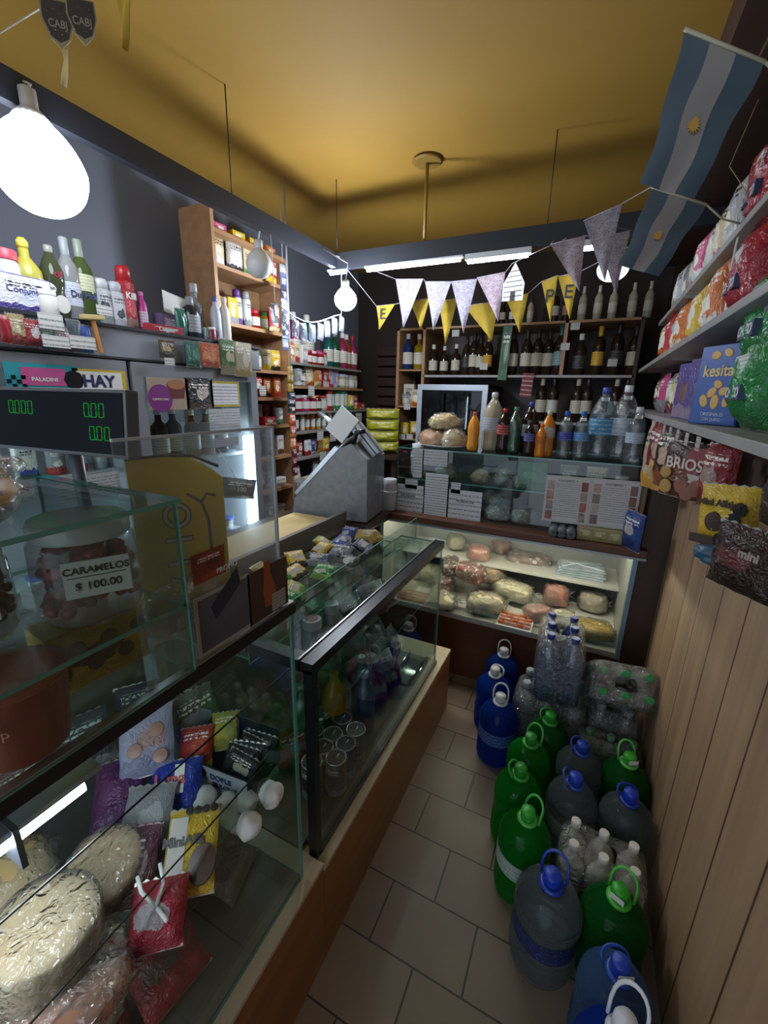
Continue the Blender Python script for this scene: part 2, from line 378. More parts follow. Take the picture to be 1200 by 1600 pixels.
def carton(loc, rz, w, d, h, face, side=None, name='carton_box', lean=0., yaw=0.):
    key = (round(w, 3), round(d, 3), round(h, 3))
    o = cput(name, ('cb',) + key, lambda: MB().box(-w / 2, -d / 2, 0, w / 2, d / 2, h, bev=.0015), side or face, None, loc, (lean, 0, rz + yaw))
    cput('printed_front', ('cf',) + key, lambda: MB().box(-w / 2 + .003, -d / 2 - .0012, .003, w / 2 - .003, -d / 2 + .0002, h - .003), face, o)
    return o
def bagmesh(w, d, h, seed=0, n=14, seal=.08, flat=0.):
    rnd = random.Random(seed); off = rnd.uniform(0, 50); mb = MB()
    for side in (-1, 1):
        vs = []
        for j in range(n + 1):
            for i in range(n + 1):
                u, v = -1 + 2 * i / n, -1 + 2 * j / n
                t = max(0, 1 - abs(u) ** 3.0) * max(0, 1 - abs(v / (1 - seal)) ** 4) if abs(v) < 1 - seal else 0
                t = t ** .6
                wr = nz((u * 2.2, v * 2.2, side * 3), 1.3, off) * .35 * t
                xx = u * w / 2 * (1 - .05 * (1 - abs(v)) * 0 + .04 * nz((v * 3, side, 0), 1, off) + (.03 if abs(v) > 1 - seal else -.02))
                vs.append((xx, side * (d / 2 * (t + wr) + .0008), h / 2 + v * h / 2 + .012 * h * nz((u * 4, 0, 1), 1.5, off)))
        fs = []
        for j in range(n):
            for i in range(n):
                a = j * (n + 1) + i; q = (a, a + 1, a + n + 2, a + n + 1)
                fs.append(q if side < 0 else q[::-1])
        mb.add(vs, fs, 0, True)
    return mb
def bag(loc, rz, w, d, h, mat, seed=0, name='snack_bag', film=None, rot=None, lettering=None, sc=None):
    key = (round(w, 3), round(d, 3), round(h, 3), seed % 4)
    o = cput(name, ('bag',) + key, lambda: bagmesh(w, d, h, seed % 4), mat, None, loc, rot or (0, 0, rz))
    # heat-sealed, serrated ends
    def seal():
        k = 12; poly = [(-w / 2 * .99, 0), (w / 2 * .99, 0), (w / 2 * .99, h * .045)] + [(w / 2 * .99 - w * .99 * (i + .5) / k, h * .045 + (.003 if i % 2 else -.001)) for i in range(k)] + [(-w / 2 * .99, h * .045)]
        return MB().prism(poly, -.0014, .0014)
    for z in (0, h * .955): cput('sealed_edge', ('seal', round(w, 3), round(h, 3)), seal, plain('a8a6a0', .3, .3), o, (0, 0, z))
    if lettering:
        for (s, size, x, z, c) in lettering:
            text(s, size, o, (x, -d / 2 - .0035, z), (math.pi / 2, 0, 0), plain(c, .4), bold=.0008)
    return o
def blobmesh(sx, sy, sz, seed, amp=.12, fr=2.5, sub=3, flatbase=True, ridges=0, sq=1.0, cr=0.):
    bm = bmesh.new(); bmesh.ops.create_icosphere(bm, subdivisions=sub, radius=1)
    for v in bm.verts:
        p = v.co.copy()
        if sq < 1: p = Vector([math.copysign(abs(c) ** sq, c) for c in p]) * .9
        k = 1 + amp * nz(p, fr, seed * 3.1)
        if cr: k += cr * (.5 - abs(nz(p, 3.2, seed)) * 2 - abs(nz(p, 7.5, seed)))
        if ridges: k += .05 * math.sin(math.atan2(p.y, p.x) * ridges)
        p = p * k; z = p.z
        if flatbase and z < -.55: z = -.55 - (z + .55) * -.15
        v.co = Vector((p.x * sx, p.y * sy, (z + (.6 if flatbase else 1)) * sz))
    return MB().addbm(bm, 0, True)
def blob(name, loc, s, mat, seed=0, parent=None, rz=0, **k):
    key = ('blob', tuple(round(x, 3) for x in s), seed, tuple(k.items()))
    return cput(name, key, lambda: blobmesh(*s, seed, **k), mat, parent, loc, (0, 0, rz))
def noisy(c1, c2, scale=12, rough=.6, c3=None, bump=.3):
    key = ('n', c1, c2, scale, rough, c3)
    if key not in _M:
        t = NT('mottled'); tc = t.n('ShaderNodeTexCoord'); no = t.n('ShaderNodeTexNoise'); no.inputs['Scale'].default_value = scale; no.inputs['Detail'].default_value = 5
        t.l(tc.outputs['Object'], no.inputs['Vector']); f = t.math('MULTIPLY', t.math('SUBTRACT', no.outputs[0], .35), 3.0)
        col = t.mix(f, lin(c1), lin(c2))
        if c3:
            vo = t.n('ShaderNodeTexVoronoi'); vo.inputs['Scale'].default_value = scale * 2.5; t.l(tc.outputs['Object'], vo.inputs['Vector'])
            col = t.mix(t.math('LESS_THAN', vo.outputs['Distance'], .3), col, lin(c3))
        p = t.pbsdf(col, rough); t.bump(p, no.outputs[0], bump, .01); _M[key] = t.m
    return _M[key]
def wrapped(name, loc, s, mat, seed, label, cat, group=None, rz=0, film=True, **k):
    o = blob(name, loc, s, mat, seed, None, rz, **k)
    if film:
        cput('plastic_wrap', ('wrap', tuple(round(x, 3) for x in s), seed), lambda: blobmesh(s[0] * 1.08, s[1] * 1.08, s[2] * 1.07, seed + 5, .16, 2.2, 4, cr=.16, sq=k.get('sq', 1.)), FILM, o)
        def knot():
            m = MB()
            for i in range(7):
                a = i * .9; m.tube([(s[0] * .9, 0, s[2] * .8), (s[0] * (1.12 + .1 * (i % 3)), .3 * s[1] * math.cos(a), s[2] * (.9 + .35 * math.sin(a)))], s[0] * .035, 5, taper=[1, .3])
            return m
        cput('twisted_end', ('knot', tuple(round(x, 3) for x in s)), knot, FILM2, o)
    return tag(o, label, cat, group)
def card(name, loc, rz, w, h, mat, label, cat='sign', group=None, lean=0., back=None, roll=0., texts=(), thick=.0015):
    """a sheet standing or taped; front towards local -Y, origin bottom centre"""
    o = MB().box(-w / 2, -thick / 2, 0, w / 2, thick / 2, h).build(name, mat, None, loc, (lean, roll, rz))
    if label: tag(o, label, cat, group)
    for (s, size, x, z, c) in texts: text(s, size, o, (x, -thick / 2 - .0006, z), mat=plain(c, .5), bold=size * .015)
    return o
ORD = ['first', 'second', 'third', 'fourth', 'fifth', 'sixth', 'seventh', 'eighth', 'ninth', 'tenth', 'eleventh', 'twelfth', 'thirteenth', 'fourteenth', 'fifteenth', 'sixteenth']
# colour words for shelf stock
CW = {'red': 'b02028', 'white': 'dcdcd8', 'yellow': 'd8b428', 'orange': 'd07028', 'green': '2f7a48', 'blue': '2c4f9c', 'purple': '5c3a80', 'pink': 'c84a80', 'brown': '5c3a26', 'black': '1c1c20', 'teal': '2c8c8c', 'cream': 'd8c8a0', 'grey': '8c9094', 'amber': 'a8641c', 'silver': 'b4b8bc', 'lilac': '9a8cc0', 'gold': 'b8902c'}
def stock(kind, c, c2, loc, rz, seed, s=1.):
    """one shop item: returns object, words for it, category"""
    a, b = CW[c], CW[c2]
    if kind == 'jar':
        o = jar(loc, rz, .031 * s, .095 * s, clear(a, .7, .05, 0, .55), plain(b, .4), paper('dcd8cc', '443c38', 5, .45)); return o, f'{c} jar with {c2} lid', 'jar'
    if kind == 'can':
        o = tin(loc, rz, .031 * s, .1 * s, printed(a, b, seed=seed % 5)); return o, f'{c} and {c2} tin', 'tin'
    if kind == 'box':
        o = carton(loc, rz, .065 * s, .035, .12 * s, printed(a, b, seed=seed % 5), plain(a, .5)); return o, f'{c} carton with {c2} print', 'carton'
    if kind == 'lowbox':
        o = carton(loc, rz, .1 * s, .05, .05 * s, printed(a, b, seed=seed % 5), plain(a, .5)); return o, f'low {c} box with {c2} print', 'box'
    if kind == 'bag':
        o = bag(loc, rz, .085 * s, .04 * s, .125 * s, printed(a, b, seed=seed % 5, rough=.3), seed, 'food_packet'); return o, f'{c} bag with {c2} print', 'packet'
    if kind == 'pot':
        def f():
            return MB().lathe([(.028, 0), (.03, .003), (.037, .075), (.039, .078), (.039, .084), (.02, .086)], 20)
        o = cput('tub', ('pot',), f, printed(a, b, seed=seed % 5), None, loc, (0, 0, rz)); o.scale = (s,) * 3
        cput('lid', ('potlid',), lambda: MB().lathe([(.0405, .078), (.041, .09), (.03, .092)], 20), plain(b, .4), o); return o, f'{c} tub with {c2} lid', 'tub'
    if kind == 'aer':
        o = aerosol(loc, rz, .024 * s, .17 * s, printed(a, b, seed=seed % 5), plain(b, .4)); return o, f'{c} spray can with {c2} cap', 'spray can'
    if kind == 'slim':
        o = bottle(loc, rz, 'slim', plain(a, .3), plain(b, .4), paper('d8d8d0', '40404a', 5, .45), s); return o, f'slim {c} bottle with {c2} cap', 'bottle'
    if kind == 'bot':
        o = bottle(loc, rz, 'spirit', clear(a, .8, .03, 0, .35), plain(b, .4), paper('d8d4c8', '44403c', 5, .45), s); return o, f'{c} bottle with {c2} cap', 'bottle'
WID = {'jar': .066, 'can': .066, 'box': .07, 'lowbox': .105, 'bag': .09, 'pot': .08, 'aer': .052, 'slim': .052, 'bot': .084}
def row(place, group, p0, p1, rz, spec, seed=0, s=1., maxn=99, jitter=.012):
    """stock standing along a shelf from p0 to p1 as seen left to right; spec: list of (kind, colour, colour2)"""
    p0, p1 = Vector(p0), Vector(p1); L = (p1 - p0).length; d = (p1 - p0).normalized(); rnd = random.Random(seed)
    tot = sum(WID[k] * s for k, _, _ in spec); gap = max(0, (L - tot) / max(1, len(spec))); x = 0; made = []
    sq = min(1, L / tot) if tot else 1
    nrm = Vector((math.sin(rz), -math.cos(rz), 0))
    for i, (k, c, c2) in enumerate(spec):
        wd = WID[k] * s * sq
        p = p0 + d * (x + wd / 2 + gap / 2) + nrm * rnd.uniform(-jitter, jitter); x += wd + gap
        o, words_, cat = stock(k, c, c2, p, rz + rnd.uniform(-.12, .12), seed + i, s * sq * rnd.uniform(.95, 1.0)); made.append((o, words_, cat))
    cnt = {}
    for _, w_, _ in made: cnt[w_] = cnt.get(w_, 0) + 1
    seen = {}
    for o, w_, cat in made:
        seen[w_] = seen.get(w_, 0) + 1
        l = f'{w_} on {place}' if cnt[w_] == 1 else f'{w_} on {place}, {ORD[seen[w_] - 1]} such from the left'
        tag(o, l, cat, group)
    return made
# ================================================================== lamps
def bulb(name, loc, r, h, label, lit, group=None, ztop=2.2, side=0.):
    o = empty(name, loc); tag(o, label, 'lamp', group)
    pr = [(r * (1 - abs(t) ** 2.2) ** .5 * (1 if t < 0 else 1 - .25 * t), h * t * .48) for t in [-1 + i / 12 for i in range(23)]] + [(r * .36, h * .46)]
    MB().lathe(pr, 48).build('diffuser', emit('e8f2ff', lit) if lit else plain('d6d8d8', .4), o)
    MB().lathe([(r * .38, h * .45), (r * .3, h * .5), (.018, h * .55), (.018, h * .72), (.01, h * .74)], 18).build('socket', plain('d0d2d4', .4), o)
    top = ztop - loc[2]
    MB().tube([(0, 0, h * .72), (.012, .004, (h * .72 + top) / 2), (-.006 - side, 0, top)], .003, 6).build('cable', plain('cfd2d6', .5), o)
    return o
p = at(62, 262, X=-1.32)
bulb('led_bulb', p, .10, .22, 'large glowing bulb hanging at left above the fridge top goods', LAMP1_E)
p = at(540, 467, X=-1.20)
bulb('led_bulb', p, .055, .115, 'small glowing bulb hanging in the far left corner of frame', LAMP_E, side=.125)
p = at(405, 412, X=-1.36)
bulb('globe_lamp', p, .055, .12, 'unlit white round lamp hanging beside the left wooden shelves', 0)
p = at(958, 418, Y=2.145)
bulb('globe_lamp', p, .06, .11, 'white round lamp hanging behind pennants at the back right', 1.2)
# cable loop from the left beam
o = MB().tube([(-1.335, 1.48 + .52 * i / 16, 2.196 - .035 * math.sin(math.pi * i / 16) - .004 * math.sin(i * 1.7)) for i in range(17)], .0028, 7).build('cable', plain('a0a4aa', .5))
tag(o, 'white cable drooping under the left hanging beam', 'cable')
def tube_lamp(px0, px1, py0, py1, label, zz=2.185):
    a, b = at(px0, py0, Y=2.145), at(px1, py1, Y=2.145); b.z = a.z; o = empty('led_tube', a); tag(o, label, 'lamp', 'tube lamps under the dark frame')
    d = b - a
    MB().box(-.012, -.012, .006, d.length + .012, .012, max(.015, 2.138 - a.z)).build('housing', plain('c8ccd0', .4), o)
    MB().tube([(0, 0, 0), (d.length, 0, 0)], .0095, 10).build('tube', emit('e6f0ff', TUBE_E), o)
    o.rotation_euler = (0, 0, math.atan2(d.y, d.x))
tube_lamp(574, 719, 422, 410, 'long lit tube lamp left of centre under the back frame')
tube_lamp(731, 825, 409, 400, 'lit tube lamp right of centre under the back frame')
tube_lamp(908, 941, 389, 386, 'short glowing copy of a tube lamp reflection at the right near the pennants')  # added glowing tube, stands in for a reflection of the long tubes
tube_lamp(516, 539, 427, 426, 'short glowing copy of a tube lamp reflection above the small glowing bulb')  # glowing tube added where only a reflection of the tubes shines
# ================================================================== near counter (A) and middle counter (B)
def plinth(y0, y1, z, name, label):
    o = empty(name, (-.46, (y0 + y1) / 2, 0)); tag(o, label, 'counter base'); h = (y1 - y0) / 2
    MB().box(-.02, -h, 0, 0, h, z - .012).box(-.58, -h, 0, -.56, h, z - .02).box(-.56, h - .02, 0, -.02, h, z - .03).build('front_board', MW_FRONT, o)
    MB().box(-.58, -h, z - .012, .002, h, z).build('top_edging', plain('b5a184', .4), o)
    return o
plinth(-.6, .652, .352, 'counter_plinth', 'low wooden base with pale edging under the near glass counter')
plinth(.654, 1.735, .335, 'counter_plinth', 'low wooden base with pale edging under the middle glass counter')
XG, XB = -.487, -1.0
def pane(name, a, b, parent, axis, m=None):
    """glass sheet as a box, its narrow edges in green"""
    mb = MB(); mis = {'x': (1, 1, 1, 1, 0, 0), 'y': (1, 1, 0, 0, 1, 1), 'z': (0, 0, 1, 1, 1, 1)}[axis]
    mb.box(*a, *b, mis=mis); return mb.build(name, [m or GLASS, GEDGE], parent)
A = empty('glass_counter', (0, 0, 0)); tag(A, 'near glass display counter with black top rail beside the aisle', 'display counter')
pane('front_glass', (XG - .005, -.5, .353), (XG, .598, 1.078), A, 'x')
pane('end_glass', (XB, .599, .353), (XG, .605, 1.085), A, 'y')
MB().box(XG - .012, -.5, 1.078, XG + .006, .607, 1.098).build('top_rail', BLACK, A)
MB().box(XG - .01, -.5, 1.098, XG + .003, .607, 1.102).build('rail_trim', STEEL, A)
pane('glass_top', (XB, -.5, 1.088), (XG - .012, .607, 1.094), A, 'z')
pane('glass_shelf', (XB, -.5, .690), (-.515, .57, .696), A, 'z')
pane('glass_shelf', (XB, -.5, .944), (-.66, .57, .950), A, 'z')
MB().box(XG - .007, -.5, .948, XG - .0055, .598, .951).build('slide_line', BLACK, A)
MB().box(XG - .007, -.5, .783, XG - .0055, .598, .786).build('slide_line', BLACK, A)
MB().box(XB - .02, -.5, .353, XB, .607, 1.09).build('back_board', plain('6b6a6e', .5), A)
MB().box(XB, -.5, .352, XG - .006, .598, .358).build('counter_floor', plain('6a5f58', .5), A)
o = empty('led_tube', (-.532, .02, 1.005)); tag(o, 'lit tube lamp inside the near glass counter', 'lamp')
MB().box(-.014, -.34, .012, .014, .22, .020).build('housing', STEEL, o); MB().box(-.024, .12, -.03, .024, .126, .026).build('bracket', plain('3c4048', .4), o)
MB().tube([(0, -.33, 0), (0, .2, 0)], .011, 10).build('tube', emit('eef2ff', STRIP_E), o)
B = empty('glass_counter', (0, 0, 0)); tag(B, 'middle glass display counter with black frame and lower top', 'display counter')
zB = .92
MB().box(XG - .035, .66, zB - .028, XG + .004, 1.60, zB).box(-.68, .66, zB - .028, XG - .03, .695, zB).build('top_frame', BLACK, B)
MB().box(XG - .036, .66, zB - .001, XG - .032, 1.60, zB + .004).build('frame_trim', STEEL, B)
MB().box(XG - .022, .66, .337, XG + .002, .682, zB - .02).build('post', BLACK, B)
pane('front_glass', (XG - .006, .682, .345), (XG - .001, 1.585, zB - .028), B, 'x', GLASSD)
pane('end_glass', (-.98, 1.586, .345), (XG, 1.592, zB - .02), B, 'y', GLASSD)
pane('glass_top', (-.68, .695, zB - .012), (XG - .035, 1.60, zB - .006), B, 'z')
MB().box(XG - .05, .68, .336, XG + .004, 1.6, .352).build('bottom_rail', plain('3a342c', .4), B)
MB().box(-.98, .66, .336, XG - .05, 1.6, .346).build('counter_floor', plain('6a5d50', .5), B)
pane('glass_shelf', (-.98, .69, .62), (-.56, 1.57, .626), B, 'z')
pane('back_shelf', (-.98, .66, .872), (-.672, 1.60, .878), B, 'z')
pane('upright_glass', (-.672, .66, .86), (-.668, 1.75, .955), B, 'x')
MB().box(-1.0, .66, .337, -.98, 1.64, .97).build('back_board', plain('77726c', .5), B)
# beige worktop board behind
o = MB().box(-1.27, .92, .905, -1.02, 1.62, .93, bev=.003).build('worktop_board', wood('c9ab72', 'd8bd86', 5, 1)); tag(o, 'pale wooden board lying behind the middle glass counter', 'board')
o = empty('work_table', (-1.13, 1.3, 0)); tag(o, 'dark work table behind the middle counter carrying the grey machine', 'table')
MB().box(-.25, -.42, .87, .08, .36, .904).box(-.25, .36, .87, .24, .66, .904).build('table_top', MW_DARK, o)
for x in (-.22, .05):
    for y in (-.39, .62): MB().box(x - .02, y - .02, 0, x + .02, y + .02, .87).build('leg', MW_DARK, o)
# ================================================================== the grey slicer
S = empty('slicing_machine', (-1.10, 1.80, .911), R(8)); tag(S, 'grey metal slicing machine standing on the dark work table', 'slicer')
body = MB(); body.prism([(-.22, 0), (.18, 0), (.18, .30), (.10, .37), (.03, .34), (-.20, .09)], -.13, .13, axis='y')
body.build('housing', noisy('7c8086', '8c9096', 30, .35), S)
MB().prism([(-.19, .10), (-.2, .115), (.02, .355), (.04, .345)], -.135, -.10, axis='y').build('blade_guard', STEEL, S)
MB().lathe([(.0, 0), (.10, 0), (.105, .006), (.1, .012), (0, .016)], 30).build('blade', STEEL, S, (.03, -.02, .33), (0, R(-46), 0))
for k, y in enumerate((-.06, -.035)): MB().tube([(.09, y, .33), (-.04, y, .46), (-.10, y, .50)], .007, 8).build('guide_rod', STEEL, S)
MB().box(-.055, -.004, -.07, .055, .004, .07, bev=.003).build('pusher_plate', WHITE, S, (.03, -.07, .45), (0, R(38), 0))
MB().box(-.09, -.06, -.012, .09, .06, .012, bev=.004).box(-.09, -.06, .016, .09, -.03, .028, bev=.003).box(-.09, .0, .016, .09, .03, .028, bev=.003).build('carriage', ALU, S, (.13, 0, .375), (0, R(48), 0))
MB().tube([(.1, -.1, .37), (.12, -.11, .42), (.16, -.11, .43)], .012, 8).build('handle', BLACK, S)
for x in (-.18, .14):
    MB().lathe([(.02, -.006), (.02, .006)], 12, (x, -.1, 0)).build('rubber_foot', BLACK, S)
# ================================================================== display shelf unit on the near counter
D = empty('glass_shelf_unit', (0, 0, 0)); tag(D, 'glass shelf unit with sweets jars standing on the near counter', 'shelf unit')
pane('front_glass', (-.478, -.3, 1.104), (-.474, .362, 1.358), D, 'x')
pane('end_glass', (-.80, .358, 1.104), (-.478, .363, 1.358), D, 'y')
pane('glass_shelf', (-.80, -.3, 1.207), (-.478, .362, 1.213), D, 'z')
pane('glass_shelf', (-.80, -.3, 1.358), (-.47, .366, 1.364), D, 'z')
G = empty('sneeze_guard', (0, 0, 0)); tag(G, 'clear upright acrylic guard on the near counter with posters on it', 'guard')
MB().box(-.494, .30, 1.103, -.491, .575, 1.443).build('guard_pane', ACR, G)
MB().box(-.72, .573, 1.103, -.491, .576, 1.443).build('side_pane', ACR, G)
MB().box(-.4945, .30, 1.441, -.4905, .577, 1.4445).box(-.495, .5735, 1.10, -.490, .578, 1.443).build('bright_edge', plain('c8d0d4', .2), G)
# jars of sweets
def sweetjar(loc, r, h, cols, label, words_=None, lid=None):
    o = empty('sweets_jar', loc, R(60)); tag(o, label, 'jar')
    MB().lathe([(r * .9, 0), (r, .01), (r * 1.03, h * .4), (r, h * .78), (r * .86, h * .84)], 28).build('jar_wall', clear('e8e4e4', 1, .05, 0, .08), o)
    m = MB(); rnd = random.Random(len(label)); mats = [plain(c, .25) for c in cols]
    bm0 = []
    for i in range(150):
        a = rnd.uniform(0, 6.28); q = r * .86 * math.sqrt(rnd.random()); z = rnd.uniform(.015, h * .68); s_ = r * .15
        mb = MB(); mb.lathe([(.2 * s_, -s_ * 1.1), (s_ * .9, -s_ * .5), (s_, 0), (s_ * .8, s_ * .6), (.2 * s_, s_ * 1.1)], 7)
        ro = Matrix.Rotation(rnd.uniform(0, 3), 3, 'X') @ Matrix.Rotation(rnd.uniform(0, 3), 3, 'Y')
        m.add([ro @ Vector(v) + Vector((q * math.cos(a), q * math.sin(a), z)) for v in mb.v], mb.f, i % len(cols), True)
    c = m.build('wrapped_sweets', mats, o); c['kind'] = 'stuff'
    MB().lathe([(r * .93, h * .82), (r * .95, h * .84), (r * .95, h * .95), (r * .9, h)], 28).build('lid', lid or clear('dcdcdc', 1, .1, 0, .5), o)
    if words_:
        cardp = MB().box(-.034, -.001, 0, .034, .001, .046).build('price_label', plain('b9b9b4', .6), o, (0.012, -r * 1.05, h * .34), (0, 0, 0))
        text(words_[0], .0118, cardp, (0, -.0016, .034), mat=INK, bold=.0002); MB().box(-.03, -.0016, .0255, .03, -.001, .0263).build('underline', INK, cardp)
        text(words_[1], .0135, cardp, (.0, -.0016, .014), mat=INK, bold=.0002)
    return o
sweetjar((-.570, .292, 1.214), .058, .130, ['a01824', 'b82034', '84141c', '7c3428'], 'clear jar of red wrapped sweets with handwritten price label', ('CARAMELOS', '$ 100.00'))
sweetjar((-.625, .178, 1.214), .052, .115, ['2c3a30', '3c4c40', '24302a', '84888a'], 'clear jar of dark green sweets left of the red sweets jar', ('C', '$'))
o = blob('bread_bag', (-.60, .165, 1.366), (.075, .12, .050), noisy('b98a52', 'd0a468', 9, .5), 3, None, R(70), amp=.2); tag(o, 'bag of round bread rolls on top of the glass shelf unit', 'bread')
cput('plastic_wrap', 'bbw', lambda: blobmesh(.081, .13, .054, 9, .2, 2.2, 4, cr=.16), FILM2, o)
# bottom compartment: tub, yellow box, red pack
o = empty('plastic_tub', (-.535, .178, 1.104)); tag(o, 'tall orange red plastic tub at the left behind counter glass', 'tub')
MB().lathe([(.04, 0), (.043, .003), (.052, .09), (.0545, .092)], 26).build('tub', plain('8a3424', .45), o)
MB().lathe([(.0535, .088), (.0545, .095), (.04, .098)], 26).build('lid', plain('a04a38', .45), o)
text('CUP', .016, o, (.04, -.038, .055), (math.pi / 2, 0, R(42)), mat=plain('c46a50', .5))
o = carton((-.605, .298, 1.104), R(84), .125, .06, .088, printed('b8941c', 'a88418', '4c3a24', 3, lines=False), plain('a88820', .5)); tag(o, 'yellow carton with brown biscuit pictures low behind counter glass', 'carton')
for i in range(6):
    q = MB().lathe([(.0, 0), (.011, 0), (.0115, .001), (0, .0015)], 16).build('printed_biscuit', plain('4a3a28', .5), o, (-.05 + .02 * i, -.0315, .03 + .03 * (i % 2)), (math.pi / 2, 0, 0))
o = carton((-.72, .20, 1.214), R(75), .1, .05, .035, printed('7a2a22', '5a201c', 'c8b8a8', 1), plain('6a2420', .5)); tag(o, 'small red box lying behind the sweets jars', 'box')
o = blob('paper_bag', (-.66, .04, 1.104), (.06, .07, .05), noisy('7a6a60', '9a8e86', 8), 8); tag(o, 'crumpled grey bag at the far left under the glass shelf', 'bag')
# scale display
o = empty('scale_display', (-.806, .42, 1.447), R(6)); tag(o, 'black weighing scale display with green digits on a pole', 'scale display')
MB().box(-.20, -.012, -.056, .155, .012, .052, bev=.004).build('casing', plain('6c6c70', .35), o, (0, 0, 0), (R(-6), 0, 0))
scr = MB().box(-.196, -.0135, -.050, .149, -.0118, .046).build('screen', plain('060d10', .12), o, (0, 0, 0), (R(-6), 0, 0))
GR = emit('2fb84a', .22)
for s_, x, z in (('0.000', -.082, .018), ('0.00', .096, .018), ('0.00', .106, -.018)):
    # seven-segment digits
    m = MB(); W_, H_ = .0105, .021; cx = x - len(s_) * .0075
    for ch in s_:
        if ch == '.': m.box(cx - .0042, -.0142, z - H_ / 2 - .0005, cx - .0018, -.0137, z - H_ / 2 + .002); continue
        for (a, b, c, d) in ((0, 0, W_, 0), (0, H_, W_, H_), (0, 0, 0, H_ / 2), (0, H_ / 2, 0, H_), (W_, 0, W_, H_ / 2), (W_, H_ / 2, W_, H_)):
            x0, z0, x1, z1 = cx + a, z - H_ / 2 + b, cx + c, z - H_ / 2 + d
            g = .0006; m.box(x0 - g + (.0012 if x1 > x0 else 0), -.0142, z0 - g + (.0012 if z1 > z0 else 0), x1 + g - (.0012 if x1 > x0 else 0), -.0137, z1 + g - (.0012 if z1 > z0 else 0))
        cx += .0165
    m.build('digits', GR, scr)
MB().tube([(-.02, .02, -.03), (-.02, .025, -.355)], .011, 12).build('pole', plain('55585e', .4), o)
MB().box(-.14, -.05, -.36, .1, .14, -.32, bev=.006).build('scale_base', plain('8a8c90', .4), o)
# bird-shaped yellow sign and posters behind the guard
o = empty('cardboard_sign', (-.64, .495, 1.10), R(58)); tag(o, 'translucent yellow cardboard sign with sideways outlined letters behind the guard', 'sign')
m = MB(); P = []
for i in range(15):
    u = -1 + 2 * i / 14; top = .288 - .02 * max(0, u) ** 2 * 2
    P.append((u * .075, .02 * (1 - u * u), top))
vs = []
for x, y, t in P: vs += [(x, y, 0), (x, y, t)]
nP = len(P); vs += [(x, y + .0025, z) for x, y, z in vs]
fs = []
for i in range(nP - 1):
    a = 2 * i; fs += [(a, a + 2, a + 3, a + 1), (a + 2 * nP, a + 1 + 2 * nP, a + 3 + 2 * nP, a + 2 + 2 * nP)]
m.add(vs, fs, 0, True).build('sheet', thin('c4b040'), o)
MB().tube([(-.075, -.001, .289), (-.02, .018, .29), (.03, .018, .287), (.07, .001, .268)], .003, 6).build('dark_edge', DGREY, o)
for i, ch in enumerate('VIIO'):
    text(ch, .062, o, (-.005, -.002, .05 + .045 * i), (math.pi / 2, R(-90), 0), mat=plain('38342c', .5), bold=.0022); text(ch, .062, o, (-.005, -.004, .05 + .045 * i), (math.pi / 2, R(-90), 0), mat=plain('b0ae94', .5), bold=.0)
MB().tube([(.045, .0, .06), (.045, .0, .17), (.035, .0, .205), (.012, .0, .222)], .0026, 6).tube([(.035, .0, .205), (.045, .0, .22), (.06, .0, .215)], .0024, 6).build('drawn_line', plain('34302c', .5), o)
def poster(px0, py0, px1, py1, name, mat, label, border=None, X=-.489, rows=None):
    a = at(px0, py1, X=X); b = at(px1, py0, X=X); w_, h_ = b.y - a.y, b.z - a.z
    o = card(name, (X, (a.y + b.y) / 2, a.z), R(90), w_, h_, border or mat, label, 'poster')
    if border: MB().box(-w_ / 2 + .006, -.0016, .006, w_ / 2 - .006, -.0008, h_ - .006).build('picture', mat, o)
    return o, w_, h_
o, w_, h_ = poster(303, 850, 349, 916, 'small_poster', printed('8a3a1c', 'a04824', '6a2c18', 2), 'small orange poster taped on the acrylic guard')
o, w_, h_ = poster(312, 895, 388, 1030, 'poster', noisy('4a4a58', '64606c', 10, .4), 'grey poster with white border low on the acrylic guard', plain('a8a09a', .5))
MB().prism([(-.02, .05), (.035, .09), (.03, .12), (-.028, .075)], -.0022, -.0017).build('printed_shape', plain('2c2c3c', .5), o)
text('PROMO', .012, o, (.01, -.0022, .128), mat=plain('dedee4', .5))
o, w_, h_ = poster(391, 868, 447, 980, 'poster', noisy('3c2a24', '56382c', 9, .4), 'dark poster with orange bottle picture on the acrylic guard')
MB().prism([(-.012, .02), (.014, .02), (.018, .05), (.004, .08), (.002, .108), (-.012, .108), (-.012, .08), (-.016, .05)], -.0022, -.0012).build('printed_bottle', plain('9a4c1c', .5), o)
MB().box(.005, -.0024, .004, .042, -.0014, .038).build('price_note', paper('a8a49c', '44403c', 4, .45), o)
# ================================================================== fridges
def fridge(y0, y1, label):
    o = empty('display_fridge', (-1.5, (y0 + y1) / 2, 0)); tag(o, label, 'fridge'); h = (y1 - y0) / 2; fr = plain('9a9ea6', .35, .4)
    MB().box(-.53, -h + .005, .0, -.51, h - .005, 1.6).box(-.53, -h + .005, 0, -.03, -h + .025, 1.6).box(-.53, h - .025, 0, -.03, h - .005, 1.6).box(-.51, -h + .02, .1, -.03, h - .02, .12).box(-.51, -h + .02, 1.575, -.03, h - .02, 1.6).build('cabinet', plain('b8bcc2', .5), o)
    d = MB(); t = .048
    d.box(-.03, -h + .006, .1, 0, -h + t, 1.595).box(-.03, h - t, .1, 0, h - .006, 1.595).box(-.03, -h + t, 1.545, 0, h - t, 1.595).box(-.03, -h + t, .1, 0, h - t, .16)
    dr = d.build('door_frame', fr, o)
    MB().box(-.018, -h + t, .16, -.014, h - t, 1.545).build('door_glass', GLASSD, dr)
    MB().box(-.03, -h + .01, 0, -.005, h - .01, .095).build('kick_panel', DGREY, o)
    for z in (.5, .78, 1.2):
        MB().box(-.5, -h + .03, z, -.06, h - .03, z + .012).build('wire_shelf', plain('c8ccd0', .4), o)
    return o
